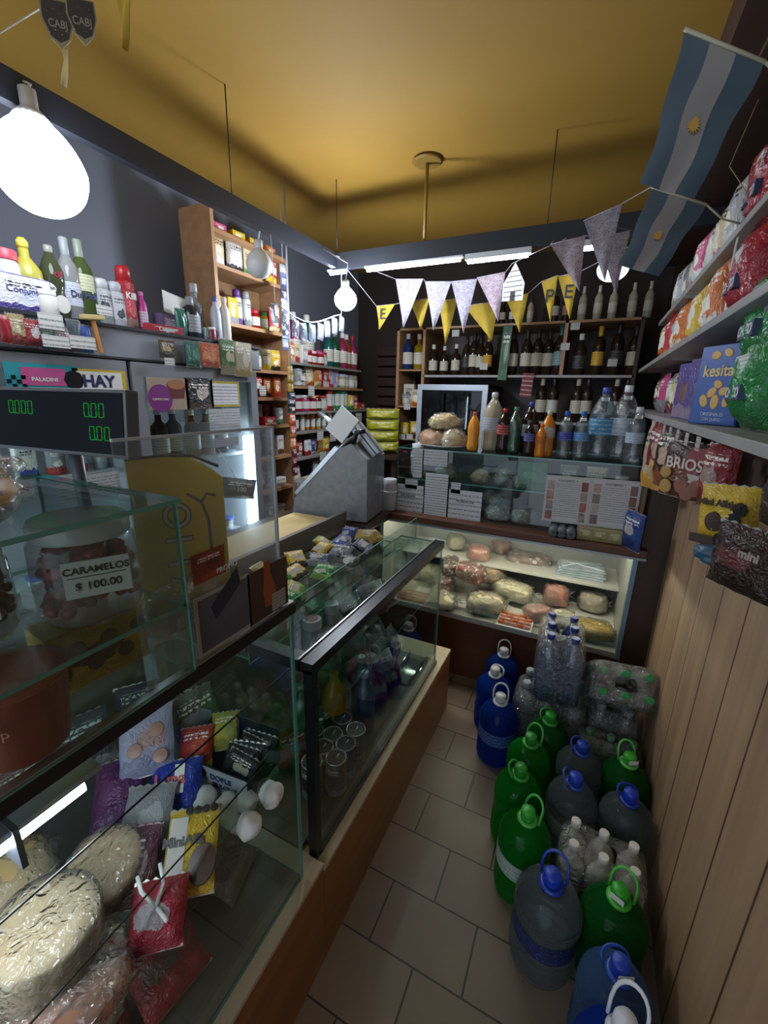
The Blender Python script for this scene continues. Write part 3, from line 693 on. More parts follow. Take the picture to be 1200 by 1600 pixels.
F1 = fridge(.42, 1.012, 'left grey glass door fridge with price display before it')
F2 = fridge(1.018, 1.665, 'right grey glass door fridge with lit tube inside')
o = MB().tube([(-1.535, 1.60, .62), (-1.535, 1.60, 1.29)], .016, 10).build('led_tube', emit('e8f4ff', FRIDGE_E)); tag(o, 'bright upright tube lamp inside the right fridge door', 'lamp')
o = MB().tube([(-1.54, .45, .3), (-1.54, .45, 1.5)], .012, 10).build('led_tube', emit('e8f4ff', FRIDGE_E * .7)); tag(o, 'upright tube lamp inside the left fridge', 'lamp')
# header shelf above fridges
o = MB().box(-2.05, .1, 1.605, -1.505, 1.69, 1.705, bev=.003).build('header_box', plain('9296a0', .45)); tag(o, 'light grey header box running above the two fridges', 'header')
o = MB().box(-1.504, .1, 1.6, -1.498, 1.69, 1.606).box(-1.504, .1, 1.70, -1.496, 1.69, 1.71).build('header_trim', DGREY); tag(o, 'dark edging strip along the grey header above the fridges', 'edging')
FX = -1.497
def fcard(px0, py0, px1, py1, mat, label, X=FX, cat='poster', **k):
    a, b = at(px0, py1, X=X), at(px1, py0, X=X); w_, h_ = abs(b.y - a.y), abs(b.z - a.z)
    return card(k.pop('name', 'poster'), (X, (a.y + b.y) / 2, a.z), R(90), w_, h_, mat, label, cat, **k), w_, h_
o, w_, h_ = fcard(12, 572, 120, 610, plain('2f9aa6', .5), 'teal and pink poster at top of the left fridge')
MB().box(-w_ * .3, -.002, h_ * .2, w_ * .3, -.001, h_ * .85).build('pink_patch', plain('c0528c', .5), o)
text('PALADINI', .016, o, (0, -.0026, h_ * .42), mat=WHITE, bold=.0003)
MB().lathe([(0, 0), (.03, 0), (.03, .001), (0, .0012)], 8).build('black_octagon', BLACK, o, (w_ * .42, -.001, h_ * .45), (math.pi / 2, 0, 0))
for i in range(4):
    for j in range(3):
        if (i + j) % 2: MB().box(-w_ / 2 + .002 + i * .012, -.002, h_ * .1 + j * .012, -w_ / 2 + .013 + i * .012, -.001, h_ * .1 + .011 + j * .012).build('check', BLACK, o)
o, w_, h_ = fcard(121, 580, 195, 634, plain('c8b038', .5), 'white sign with bold blue capitals and yellow border', cat='sign', name='sign')
MB().box(-w_ / 2 + .012, -.002, .01, w_ / 2 - .016, -.001, h_ - .008).build('white_panel', WHITE, o)
text('HAY', .052, o, (-.008, -.0026, h_ * .66), mat=plain('242858', .5), bold=.002); text('HUEVO', .046, o, (0, -.0026, h_ * .24), mat=plain('242858', .5), bold=.002)
o, w_, h_ = fcard(234, 592, 292, 641, plain('a89484', .5), 'poster with coffee cup and purple circle on the right fridge')
MB().lathe([(0, 0), (.052, 0), (.052, .001), (0, .001)], 28).build('purple_circle', plain('7a2a7c', .5), o, (-w_ * .22, -.001, h_ * .36), (math.pi / 2, 0, 0))
MB().prism([(-.03, -.03), (.03, -.03), (.042, .02), (-.042, .02)], -.0022, -.0012).build('printed_cup', plain('6a2c2c', .5), o, (w_ * .2, 0, h_ * .62))
MB().lathe([(0, 0), (.04, 0), (.04, .001), (0, .001)], 24, sy=.45).build('printed_coffee', plain('a8744c', .5), o, (w_ * .2, -.002, h_ * .8), (math.pi / 2, 0, 0))
text('CAPPUCCINO', .011, o, (-w_ * .22, -.003, h_ * .33), mat=WHITE)
o, w_, h_ = fcard(293, 592, 331, 640, printed('28282c', '4a3a34', 'b8b0a4', 2), 'dark poster with pale flower mark on the right fridge')
o, w_, h_ = fcard(331, 597, 373, 636, plain('b8a83c', .5), 'small white notice with yellow border on the right fridge', cat='sign', name='sign')
MB().box(-w_ / 2 + .012, -.002, .01, w_ / 2 - .012, -.001, h_ - .01).build('white_panel', paper('dcdce0', '30303c', 5, .42), o)
o, w_, h_ = fcard(329, 638, 374, 680, paper('b8bcc0', '44484c', 7, .45), 'typed white list hanging on the right fridge', cat='sign', name='sign')
o, w_, h_ = fcard(332, 682, 372, 700, paper('b0b4ba', '44484c', 3, .45), 'second typed list below the first on the right fridge', cat='sign', name='sign')
# fridge contents
row('upper right fridge shelf', 'drinks in the fridges', (-1.62, 1.06, 1.213), (-1.62, 1.56, 1.213), R(90), [('bot', 'amber', 'red'), ('bot', 'brown', 'silver'), ('bot', 'grey', 'white'), ('bot', 'black', 'white'), ('bot', 'cream', 'silver'), ('bot', 'grey', 'blue')], 5, .85)
row('upper left fridge shelf', 'drinks in the fridges', (-1.64, .50, 1.213), (-1.64, .98, 1.213), R(90), [('pot', 'yellow', 'white'), ('slim', 'teal', 'white'), ('box', 'white', 'blue'), ('can', 'grey', 'red'), ('slim', 'red', 'white'), ('slim', 'silver', 'blue')], 6, .95)
row('middle right fridge shelf', 'drinks in the fridges', (-1.62, 1.06, .793), (-1.62, 1.56, .793), R(90), [('bot', 'green', 'white'), ('jar', 'cream', 'green'), ('bag', 'white', 'red'), ('bot', 'black', 'red'), ('pot', 'white', 'blue')], 7, 1.)
row('middle left fridge shelf', 'drinks in the fridges', (-1.64, .50, .793), (-1.64, .98, .793), R(90), [('lowbox', 'white', 'pink'), ('pot', 'white', 'blue'), ('lowbox', 'white', 'red'), ('pot', 'cream', 'red')], 8, 1.)
o, w_, h_ = fcard(95, 735, 185, 790, paper('b4b8bc', '30343a', 6, .45), 'white price sheets low on the left fridge door', X=-1.496, cat='sign', name='sign')
# leaning dark bag in front of the fridge and bagged goods on the counter behind the guard
o = bag((-1.38, 1.36, 1.04), R(85), .16, .05, .09, printed('20302c', '182420', '385048', 1), 2, 'snack_bag', rot=(0, R(12), R(70)), lettering=[('100', .03, 0, .045, 'b8c0b8')]); tag(o, 'dark green packet hanging before the lit fridge tube', 'packet')
o = MB().tube([(-1.38, 1.36, 1.13), (-1.48, 1.37, 1.25)], .0015, 5).build('string', WHITE, None); tag(o, 'thin string holding the dark green packet', 'string')
# ================================================================== goods on the header above the fridges
TG = 'cleaning goods above the fridges'
def hx(px, py, X=-1.58): return Vector((X, at(px, py, X=X).y, 1.7065))
def pxh(px, top, X=-1.58): return at(px, top, X=X).z - 1.7065
L9 = R(90)
o = jar(hx(12, 440), L9, .036, pxh(12, 392), plain('c8ccd8', .4), plain('c04858', .4), paper('3c4c90', 'd8d8e8', 4, .5)); tag(o, 'white tub with reddish lid and blue label at the far left', 'tub', TG)
h = pxh(45, 378)
def lav():
    return MB().lathe([(.03, 0), (.037, .006), (.037, .05), (.030, .075), (.038, .1), (.036, .13), (.02, .155), (.013, .165), (.013, .19)], 20)
o = cput('bleach_bottle', 'lav', lav, plain('b0a848', .35), None, hx(45, 440), (0, 0, L9)); tag(o, 'yellow bleach bottle with white speech bubble tag', 'bottle', TG)
cput('cap', 'lavc', lambda: MB().lathe([(.015, .188), (.015, .205), (.008, .215)], 12), plain('d0c450', .4), o)
q = MB().lathe([(0, 0), (.038, 0), (.038, .002), (0, .002)], 20, sy=.5).build('tag', WHITE, o, (.012, -.042, .085), (math.pi / 2, 0, 0)); text('LAVANDINA', .0125, q, (0, 0.001, .003), (0, 0, 0)); text('$ 180', .013, q, (0, -.012, .003), (0, 0, 0))
o = carton(hx(38, 480, -1.54), L9, .14, .04, .1, printed('e0e0e8', '4c3c88', 'c8d0e8', 2), plain('54448c', .5), 'soap_powder_box'); tag(o, 'white and purple powder box before the yellow bottle', 'carton', TG); text('Conjunto', .024, o, (0, -.0225, .06), mat=plain('40306c', .5))
o = bottle(hx(88, 470), L9, 'oil', clear('5a6044', .8, .05, 0, .5), plain('8c9084', .4), None, .84, lettering=('cif', .03, '9a3040')); tag(o, 'dark olive detergent bottle with drop shaped white label', 'bottle', TG)
MB().lathe([(0, 0), (.026, 0), (.026, .001), (0, .001)], 20, sy=1.2).build('drop_label', paper('d8d4cc', '8a3040', 4, .45), o, (0, -.0385, .055), (math.pi / 2, 0, 0))
o = bottle(hx(113, 470), L9, 'wine', clear('b4b4b4', .8, .05, 0, .5), plain('94989c', .4), paper('c0c4d4', '50505c', 6, .5), .82, name='detergent_bottle', lettering=('Duf', .032, '30304c')); tag(o, 'clear bottle with white label between olive and green bottles', 'bottle', TG)
o = bottle(hx(136, 485), L9, 'wine', clear('5a6a3c', .8, .05, 0, .6), plain('8c9484', .4), None, .84, name='detergent_bottle', lettering=('Hol', .03, '3c5080')); tag(o, 'olive green bottle with pale yellow label high on its body', 'bottle', TG)
cput('paper_label', 'holl', lambda: MB().lathe([(.0385, .12), (.0385, .18)], 24, cap=False), paper('c8c8a0', '40507c', 4, .5), o)
o = jar(hx(77, 485, -1.52), L9, .026, .07, plain('d4d0c8', .5), WHITE, None); tag(o, 'small white pot before the olive detergent bottle', 'pot', TG)
o = aerosol(hx(164, 500), L9, .028, .155, printed('b8bcc0', '8a8e94', '3c3c44', 1), plain('c8ccd0', .4)); tag(o, 'silver white spray can left of the other white can', 'spray can', TG)
o = aerosol(hx(186, 505), L9, .029, .155, printed('c4c6ca', 'a8acb4', '4c4c54', 4), plain('b8bcc4', .4)); tag(o, 'silver white spray can beside the tall red one', 'spray can', TG)
o = aerosol(hx(202, 508), L9, .03, .215, printed('a82028', '8c7068', 'c0444c', 3, lines=False), plain('b02830', .35)); tag(o, 'tall red spray can with white lettering on the grey header', 'spray can', TG)
text('Kill', .03, o, (0, -.0312, .115), mat=WHITE, bold=.0008)
o = bottle(hx(225, 508), L9, 'slim', plain('b83c90', .4), plain('d06ca8', .4), paper('c8b8c8', '6c2c5c', 4, .5), .72); tag(o, 'small pink bottle right of the tall red spray can', 'bottle', TG)
o = card('card_sign', hx(277, 482, -1.62) + Vector((0, 0, .092)), L9, .13, .085, noisy('c0c0bc', 'd4d4d0', 14), 'plain white card leaning above the purple box', 'sign', lean=R(-10), roll=R(8)); 
o = carton(hx(264, 510, -1.60), L9, .11, .045, .085, printed('7a6890', '5c4470', 'c8c0d0', 1), plain('6a5480', .5)); tag(o, 'muted purple box under the leaning white card', 'carton', TG)
o = carton(hx(257, 520, -1.52), L9, .15, .03, .03, printed('b83040', 'c04858', 'c8ccd8', 2), plain('b03040', .5), 'toothpaste_box', yaw=R(-4)); tag(o, 'red and white toothpaste box lying on the header edge', 'carton', TG)
text('Colgate', .02, o, (0, -.017, .015), mat=WHITE, bold=.0005)
o = bag(hx(285, 525, -1.55), L9, .05, .03, .11, plain('2c6c5c', .35), 1, 'squeeze_tube'); tag(o, 'dark green squeeze tube standing beside dark bottle', 'tube', TG)
o = bottle(hx(301, 530, -1.56), L9, 'pump', plain('24282c', .3), plain('888c90', .4), paper('9a9ea4', '2c2c34', 4, .5), 1.1); tag(o, 'dark pump bottle with grey cap on the header', 'bottle', TG)
o = bottle(hx(309, 530, -1.62), L9, 'spirit', clear('b8bcc0', .8, .05, 0, .5), plain('a8acb0', .4), None, .9); tag(o, 'grey clear bottle standing behind the dark pump bottle', 'bottle', TG)
o = carton(hx(322, 538, -1.56), L9, .05, .04, .055, printed('8cb0b4', '688c94', 'd8dcdc', 3), plain('7c9ca4', .5)); tag(o, 'small pale teal box right of the dark bottle', 'carton', TG)
o = jar(hx(333, 545, -1.54), L9, .018, .06, plain('7c3440', .4), WHITE, None); tag(o, 'small dark red pot with white lid near header end', 'pot', TG)
o = bottle(hx(341, 545, -1.56), L9, 'slim', plain('c0c4d0', .4), plain('4858a0', .4), None, .95); tag(o, 'slim white bottle with blue cap near header end', 'bottle', TG)
o = bottle(hx(355, 548, -1.56), L9, 'slim', plain('d4d0c8', .4), plain('d8d4d0', .4), None, 1.0); tag(o, 'slim white bottle with white cap at header end', 'bottle', TG)
# packets hanging on the header front
HG = 'packets hanging on the grey header'
def hang(px0, py0, px1, py1, mat, label, seed=0, txt=None, X=-1.485, d=.016, name='hanging_packet', group=HG, rz=L9, cat='packet', lettering=None):
    a, b = at(px0, py1, X=X), at(px1, py0, X=X); w_ = abs(b.y - a.y); h_ = abs(at((px0 + px1) / 2, py0, X=X).z - at((px0 + px1) / 2, py1, X=X).z)
    o = bag((X, (a.y + b.y) / 2, min(a.z, b.z)), rz, w_, d, h_, mat, seed, name, lettering=lettering); return tag(o, label, cat, group)
hang(2, 492, 15, 535, plain('a02c38', .4), 'red packet at the far left of the grey header', 1)
hang(16, 490, 36, 538, printed('a89464', '8c3c34', 'd0c8a0', 1), 'tan and red picture packet left on the grey header', 2)
hang(38, 498, 62, 540, printed('9c2c38', '7c2430', 'd0c8c8', 2), 'dark red packet with white figure left on the header', 3)
hang(62, 508, 82, 545, printed('3c7c6c', '2c5c54', 'a8c0b8', 3), 'green packet under the white price label on the header', 0)
hang(84, 512, 108, 548, printed('8c7c80', '6c5c64', 'b04850', 2), 'greyish packet with red patch on the header', 1)
hang(110, 500, 124, 550, plain('4c545c', .4), 'narrow dark grey packet on the header', 2)
hang(126, 508, 140, 551, plain('35508a', .4), 'narrow blue packet on the header', 3)
hang(250, 530, 272, 560, printed('54442c', '3c3424', 'b0a070', 1), 'brown and tan sachet below the toothpaste box', 1)
hang(291, 533, 311, 573, printed('2c6c58', '245848', '4c8c74', 2, lines=False), 'green sachet hanging at the right of the header', 2)
hang(313, 535, 342, 573, printed('c0602c', 'a84c24', 'd88c50', 3, lines=False), 'orange sachet hanging at the right of the header', 3)
hang(345, 530, 366, 585, printed('4c6c3c', '8c8468', 'c8c0a0', 0), 'green and cream sachet at the right end of header', 0)
hang(368, 535, 392, 588, printed('b8ac8c', '9c8c5c', 'e0d8c8', 2), 'cream glossy sachet at the right end of header', 1)
for i, (a, b, c, d, l) in enumerate([(62, 493, 97, 512, 'white price label above green and greyish packets'), (68, 527, 108, 541, 'white price label across the greyish packet'), (110, 528, 148, 543, 'white price label across the narrow blue packet'), (152, 480, 175, 490, 'white price label before the silver spray cans'), (258, 560, 272, 570, 'white price label below the brown sachet')]):
    fcard(a, b, c, d, paper('d8d8d4', '30303c', 2, .42), l, X=-1.468, cat='price label', name='price_label', group='price labels on the header')
o = MB().box(-.004, -.006, 0, .004, .006, .10, bev=.002).build('orange_brush_handle', plain('c8803c', .4), None, at(158, 552, X=-1.48), (R(6), 0, 0)); tag(o, 'orange handled brush hanging on the grey header', 'brush'); o.name = 'brush'
MB().box(-.012, -.034, .1, .012, .034, .115, bev=.003).build('brush_head', plain('c8b078', .6), o)
# ================================================================== left wooden shelf unit and long shelves
XL = -1.72
U = empty('shelf_unit', (0, 0, 0)); tag(U, 'light wooden shelf unit with groceries right of the fridges', 'shelf unit')
U1, U2, UT = 1.675, 2.19, 2.34
MB().box(-1.925, U1 - .02, 0, XL, U1, UT).build('side_panel', MW_SHELF, U); MB().box(-1.925, U2, 0, XL, U2 + .02, UT - .1).build('side_panel', MW_SHELF, U)
MB().box(-1.935, U1, 0, -1.925, U2, UT).build('back_panel', wood('7c5c40', '936f4e', 5, 1), U)
LZ = [2.245, 2.095, 1.84, 1.625, 1.472, 1.31, 1.12, .92, .70]
for z in LZ: MB().box(-1.925, U1, z - .018, XL, U2, z).build('shelf', MW_SHELF, U)
names = ['topmost', 'second', 'third', 'fourth', 'fifth', 'sixth', 'seventh', 'eighth', 'ninth']
S_ = {
 0: [('lowbox', 'pink', 'red'), ('lowbox', 'yellow', 'orange'), ('lowbox', 'yellow', 'brown'), ('lowbox', 'orange', 'yellow')],
 1: [('bag', 'cream', 'white'), ('bag', 'white', 'black'), ('box', 'cream', 'green'), ('box', 'cream', 'brown'), ('bag', 'red', 'yellow')],
 2: [('box', 'yellow', 'black'), ('box', 'yellow', 'grey'), ('aer', 'white', 'purple'), ('aer', 'white', 'grey'), ('jar', 'red', 'red'), ('jar', 'yellow', 'green'), ('bag', 'red', 'cream')],
 3: [('jar', 'cream', 'gold'), ('jar', 'orange', 'gold'), ('jar', 'yellow', 'gold'), ('jar', 'white', 'black'), ('jar', 'white', 'green'), ('bag', 'cream', 'yellow'), ('bag', 'yellow', 'black')],
 4: [('bag', 'black', 'red'), ('bag', 'white', 'black'), ('bag', 'red', 'orange'), ('box', 'orange', 'black'), ('box', 'orange', 'red')],
 5: [('box', 'orange', 'red'), ('box', 'orange', 'white'), ('bag', 'cream', 'red'), ('lowbox', 'red', 'cream'), ('can', 'grey', 'green')],
 6: [('bag', 'grey', 'white'), ('box', 'silver', 'blue'), ('bag', 'white', 'grey'), ('box', 'grey', 'brown'), ('box', 'white', 'brown')],
 7: [('lowbox', 'teal', 'white'), ('bag', 'grey', 'teal'), ('bag', 'silver', 'black'), ('can', 'grey', 'silver'), ('lowbox', 'white', 'grey')],
 8: [('bag', 'silver', 'grey'), ('bag', 'white', 'blue'), ('bag', 'grey', 'black'), ('pot', 'white', 'grey')]}
for k, z in enumerate(LZ):
    sc = {0: .85, 1: 1.3, 2: 1.3, 3: 1.0}.get(k, 1.0)
    row(f'{names[k]} left unit shelf', 'groceries on the left shelf unit', (XL - .06, U1 + .01, z + .001), (XL - .06, U2 - .01, z + .001), L9, S_[k], 30 + k, sc)
    if k in (1, 2, 4, 5, 6, 7): row(f'{names[k]} unit shelf back row', 'groceries on the left shelf unit', (XL - .155, U1 + .01, z + .001), (XL - .155, U2 - .01, z + .001), L9, [(a, c, b) for a, b, c in S_[k]][::-1], 50 + k, sc)
# hanging strips at the unit's right edge
def strip(pts, X, cols, w_, label, group='hanging sachet strips'):
    a = at(*pts[0], X=X); b = at(*pts[1], X=X); o = empty('sachet_strip', (X, (a.y + b.y) / 2, b.z), L9); tag(o, label, 'sachet strip', group); H = a.z - b.z; n = max(3, int(H / .055))
    for i in range(n):
        cput('sachet', ('sach', round(w_, 3), round(H / n, 3), i % 2), lambda: bagmesh(w_, .012, H / n * .97, i, 8), printed(cols[i % len(cols)], cols[(i + 1) % len(cols)], 'd8d4c8', i % 3), o, (0, 0, H - (i + 1) * H / n), (R(3) * (1 if i % 2 else -1), 0, 0))
    MB().box(-w_ * .5, -.001, 0, w_ * .5, .001, H).build('backing_film', clear('e8e8e8', 1, .1), o)
    MB().tube([(0, 0, H), (0, -.0, 2.55 - b.z)], .0012, 5).build('cord', plain('a0a4ac', .5), o)
    return o
strip([(438, 410), (450, 548)], -1.60, ['a8b0c8', '5c6488', '30365c'], .05, 'blue and white sachet strip hanging from the left beam')
strip([(447, 570), (460, 612)], -1.60, ['c89c30', 'd8b048'], .055, 'yellow sachet strip hanging below the blue and white one')
strip([(449, 612), (462, 645)], -1.58, ['20242c', '4c5468'], .07, 'black sachet strip hanging at the left unit edge')
strip([(449, 646), (466, 700)], -1.56, ['c8603c', 'a8482c', 'd88c58'], .06, 'orange and red sachet strip beside the acrylic guard')
strip([(455, 700), (465, 742)], -1.62, ['6c2438', '8c3048'], .05, 'dark red sachet strip low behind the acrylic guard')
o = empty('beam_clothesline', (-1.335, 1.62, 2.19)); tag(o, 'string of small clear bags hanging below the left beam', 'string of bags')
for i in range(9):
    y = i * .07; z = -.30 - .05 * math.sin(i * .5)
    cput('hanging_bag', ('clb', i % 3), lambda: bagmesh(.05, .02, .08, i, 8), clear('c8d0dc', 1, .1, .3, .25), o, (0, y, z - .09), (0, R(5 * (i % 3 - 1)), L9))
MB().tube([(0, y * .07, -.30 - .05 * math.sin(y * .5)) for y in range(9)], .003, 6).tube([(0, 0, -.3), (0, -.01, 0)], .002, 5).tube([(0, .56, -.33), (0, .565, 0)], .002, 5).build('string', plain('b0b4bc', .5), o)
# long wall shelves farther along the left wall
LL = [(1.69, 3.15), (1.545, 3.18), (1.38, 3.30), (1.25, 2.85), (1.075, 2.75), (.86, 2.9)]
XS = -1.74
LS = {
 0: [('bag', 'orange', 'cream'), ('box', 'cream', 'red'), ('box', 'white', 'grey'), ('jar', 'red', 'red'), ('jar', 'red', 'white'), ('jar', 'red', 'pink'), ('jar', 'white', 'red'), ('bot', 'teal', 'white'), ('bot', 'green', 'grey'), ('bot', 'pink', 'white'), ('bot', 'orange', 'white'), ('bot', 'pink', 'red')],
 1: [('jar', 'grey', 'black'), ('can', 'grey', 'white'), ('can', 'black', 'silver'), ('bag', 'cream', 'orange'), ('bag', 'orange', 'cream'), ('box', 'red', 'white'), ('box', 'white', 'red'), ('box', 'lilac', 'white'), ('jar', 'cream', 'silver'), ('jar', 'white', 'silver'), ('jar', 'white', 'grey'), ('jar', 'cream', 'yellow')],
 2: [('jar', 'grey', 'black'), ('jar', 'red', 'silver'), ('jar', 'pink', 'white'), ('jar', 'red', 'cream'), ('jar', 'brown', 'red'), ('jar', 'white', 'red'), ('slim', 'red', 'red'), ('slim', 'green', 'silver'), ('slim', 'green', 'white'), ('slim', 'teal', 'white'), ('slim', 'grey', 'green'), ('can', 'yellow', 'green'), ('can', 'red', 'yellow'), ('lowbox', 'red', 'cream')],
 3: [('slim', 'grey', 'black'), ('slim', 'purple', 'grey'), ('slim', 'cream', 'black'), ('slim', 'amber', 'yellow'), ('slim', 'orange', 'gold'), ('slim', 'gold', 'red'), ('slim', 'grey', 'white'), ('slim', 'white', 'silver'), ('slim', 'silver', 'white')],
 4: [('bag', 'green', 'grey'), ('bag', 'red', 'white'), ('bag', 'white', 'red'), ('bag', 'blue', 'white'), ('bag', 'orange', 'yellow'), ('bag', 'yellow', 'orange')],
 5: [('bag', 'white', 'grey'), ('lowbox', 'cream', 'brown'), ('bag', 'silver', 'white'), ('bag', 'white', 'silver'), ('bag', 'grey', 'white')]}
for k, (z, y1) in enumerate(LL):
    o = MB().box(-2.06, 2.22, z - .016, XS, y1, z, bev=.002).build('wall_shelf', plain('8c8680', .5) if k != 1 else MW_SHELF); tag(o, f'{ORD[k]} long wall shelf from the top in the far left corner', 'shelf', 'long shelves on the far left wall')
    row(f'{ORD[k]} long wall shelf', 'groceries on the long wall shelves', (XS - .05, 2.24, z + .001), (XS - .05, y1 - .02, z + .001), L9, LS[k], 70 + k, {0: 1.25, 1: 1.12, 3: .75, 5: 1.3}.get(k, 1.15))
    if k < 4: row(f'{ORD[k]} long shelf back row', 'groceries on the long wall shelves', (XS - .16, 2.24, z + .001), (XS - .16, y1 - .02, z + .001), L9, LS[k][::-2], 90 + k, {0: 1.3, 3: .8}.get(k, 1.1))
for k, (a, b, l) in enumerate([(410, 610, 'second shelf left'), (486, 610, 'second long shelf'), (560, 652, 'third long shelf end'), (500, 680, 'fourth long shelf left'), (520, 682, 'fourth long shelf middle'), (504, 712, 'fifth long shelf')]):
    fcard(a - 4, b - 7, a + 5, b + 8, paper('d4d4d0', '30303c', 3, .42), f'small white price card hanging under the {l}', X=-1.725, cat='price label', name='price_label', group='price labels on the left shelves')
# stacked yellow packs, rolls and clear bags at the far corner
for i in range(4):
    p = at(597, 700, Y=3.05); o = bag((p.x, 3.05, 1.06 + i * .085), R(20), .26, .1, .082, printed('b8b42c', '8c8c20', 'd8d060', i), i, 'yellow_pack'); tag(o, f'yellow pack in the far corner pile, {["lowest","second lowest","second from top","topmost"][i]}', 'pack', 'pile of yellow packs')
o = MB().box(-1.72, 2.9, 1.02, -1.3, 3.2, 1.05, bev=.003).box(-1.7, 2.95, 0, -1.66, 3.0, 1.02).box(-1.36, 2.95, 0, -1.32, 3.0, 1.02).build('corner_stand', MW_DARK); tag(o, 'dark wooden stand in the far corner under yellow packs', 'stand')
for i, (px, py, s) in enumerate([(500, 740, .06), (515, 752, .07), (488, 725, .05), (530, 735, .055), (470, 750, .05)]):
    p = at(px, py, X=-1.72); wrapped('cup_bag', (p.x, p.y, .861 if i != 4 else .861), (s, s * 1.2, s * 1.1), FILM2, 20 + i, f'crumpled clear bag of white cups on the lowest long shelf, {ORD[i]} of five', 'bag', 'clear bags on the lowest shelf', film=False)
# slatted air vent high in the dark corner
V = empty('slatted_panel', (-1.80, 3.55, .9)); tag(V, 'dark slatted wooden panel in the far left corner', 'panel')
for i in range(12):
    MB().box(0, -.02, i * .085, .38, .01, i * .085 + .07, bev=.004).build('slat', MW_DARK, V, (0, 0, 0), (0, 0, 0))
# ================================================================== back cabinet with bottles
YC = 3.22
K = empty('bottle_cabinet', (0, 0, 0)); tag(K, 'tall dark wooden bottle cabinet along the back wall', 'cabinet')
x0, x1, x2, x3 = -1.45, -1.235, -.235, .20
for x, z0, z1, m in ((x0, .0, 2.0, MW_SHELF), (x1, .0, 2.0, MW_SHELF), (x2, 1.66, 2.0, MW_SHELF), (x3, 0, 2.0, MW_DARK)):
    MB().box(x - .011, YC, z0, x + .011, 3.66, z1).build('upright', m, K)
MB().box(x0 - .011, YC, 1.985, x3, 3.66, 2.0).build('cabinet_top', MW_SHELFX, K)
MB().box(x1, YC, 1.642, x3, 3.66, 1.658).build('shelf', plain('9c9a98', .5), K)
MB().box(-.70, YC, 1.33, x3, 3.66, 1.346).build('shelf', plain('a09e9c', .5), K)
MB().box(x1, YC, .98, x3, 3.66, .996).build('shelf', MW_DARK, K)
MB().box(x0, 3.655, 0, x3, 3.67, 2.0).build('back_panel', MW_DARK, K)
for z in (1.70, 1.42, 1.16, .93): MB().box(x0, YC, z - .012, x1, 3.66, z).build('shelf', MW_SHELFX, K)
DK = clear('2c2018', .8, .03, 0, .9); CLR = clear('d0ccb4', 1, .03, 0, .6); GRN = clear('1c281c', .8, .03, 0, .9)
def wine(px, py_base, z, body, cap, lab, sc, label, X=None, dy=.06, kind='wine', group='bottles in the back cabinet', **k):
    p = at(px, py_base, Y=YC + dy); o = bottle((p.x, YC + dy, z + .001), 0, kind, body, cap, lab, sc, **k); return tag(o, label, 'bottle', group)
WL = paper('c8c4b0', '50504c', 5, .5); WL2 = paper('cfcfc4', '3a5a60', 4, .5, seed=2); BL = paper('7c9ca0', '203c44', 4, .5); YL = paper('c89c30', '503810', 4, .5); BK = paper('28282c', '8c8c88', 4, .52)
top = [(785, 'brown'), (800, 'dark'), (828, 'pale'), (866, 'dark'), (884, 'pink'), (908, 'clear'), (932, 'clear'), (955, 'clear'), (985, 'clear'), (1010, 'clear')]
for i, (px, c) in enumerate(top):
    body = CLR if c in ('clear', 'pale') else DK
    lab = {'pink': paper('c0908c', '6c3c3c', 4, .5)}.get(c, WL2 if i % 2 else WL)
    nb = ['leftmost on the cabinet top', 'second on the cabinet top', 'before the house shaped pennant', 'left of the pink labelled one', 'with pinkish label on the cabinet top', 'right of the pink labelled one', 'left of the two under the white lamp', 'right under the round white lamp', 'second from right on the cabinet top', 'rightmost on the cabinet top'][i]
    wine(px, 495, 2.0, body, plain('c8c8c0', .4) if c == 'clear' else plain('2c2828', .4), lab, (.68 if px > 850 else .55), f'{c if c != "pink" else "dark"} wine bottle {nb}')
mid = [(676, 'w', 'spirit', .85, 'small bottle with white wrap at left end of middle shelf'), (693, 'w', 'spirit', .8, 'small bottle with white cap second on middle shelf'), (711, 'w', 'spirit', .85, 'small bottle with white cap third on middle shelf'),
       (727, 'b', 'wine', .9, 'dark slim bottle fourth on middle shelf'), (738, 'w', 'wine', .98, 'dark bottle with wide white label on middle shelf'), (748, 'w', 'wine', .9, 'dark bottle between white and yellow labelled ones'), (760, 'y', 'wine', .95, 'dark bottle with yellow label left of green ribbon sign'),
       (798, 'w', 'wine', 1.0, 'dark bottle just right of green ribbon sign'), (819, 'w', 'wine', 1.0, 'dark bottle with large cream label on middle shelf'), (836, 'w', 'wine', 1.0, 'dark bottle with cream label second right of ribbon'), (853, 'w', 'wine', .98, 'dark bottle with cream label left of teal labelled one'), (870, 't', 'wine', 1.05, 'dark bottle with teal and white label by divider'),
       (902, 'b', 'spirit', 1.0, 'squat black bottle right of the divider'), (930, 'y', 'wine', 1.0, 'bottle with orange yellow label and gold top'), (958, 'b', 'wine', 1.05, 'tall black bottle with dark label right cubby'), (984, 'w', 'wine', .98, 'dark bottle with cream label at right end of middle shelf')]
for px, c, kd, sc, l in mid:
    wine(px, 585, 1.659, DK if c != 'g' else GRN, plain({'w': '2c2424', 'b': '1c1c1c', 'y': 'b8902c', 't': '2c6c6c'}[c] if kd != 'spirit' else 'c8c8c4', .4), {'w': WL, 'b': BK, 'y': YL, 't': BL}[c], sc, l, kind=kd)
low = [(842, 'dark bottle with cream label leftmost on lower shelf right part'), (860, 'dark bottle with cream label second on lower shelf right part'), (897, 'dark wine bottle left of the pair behind water bottles'), (912, 'dark wine bottle right of the pair behind water bottles'), (956, 'dark wine bottle behind the large water bottles'), (972, 'dark wine bottle with white label at lower shelf right end')]
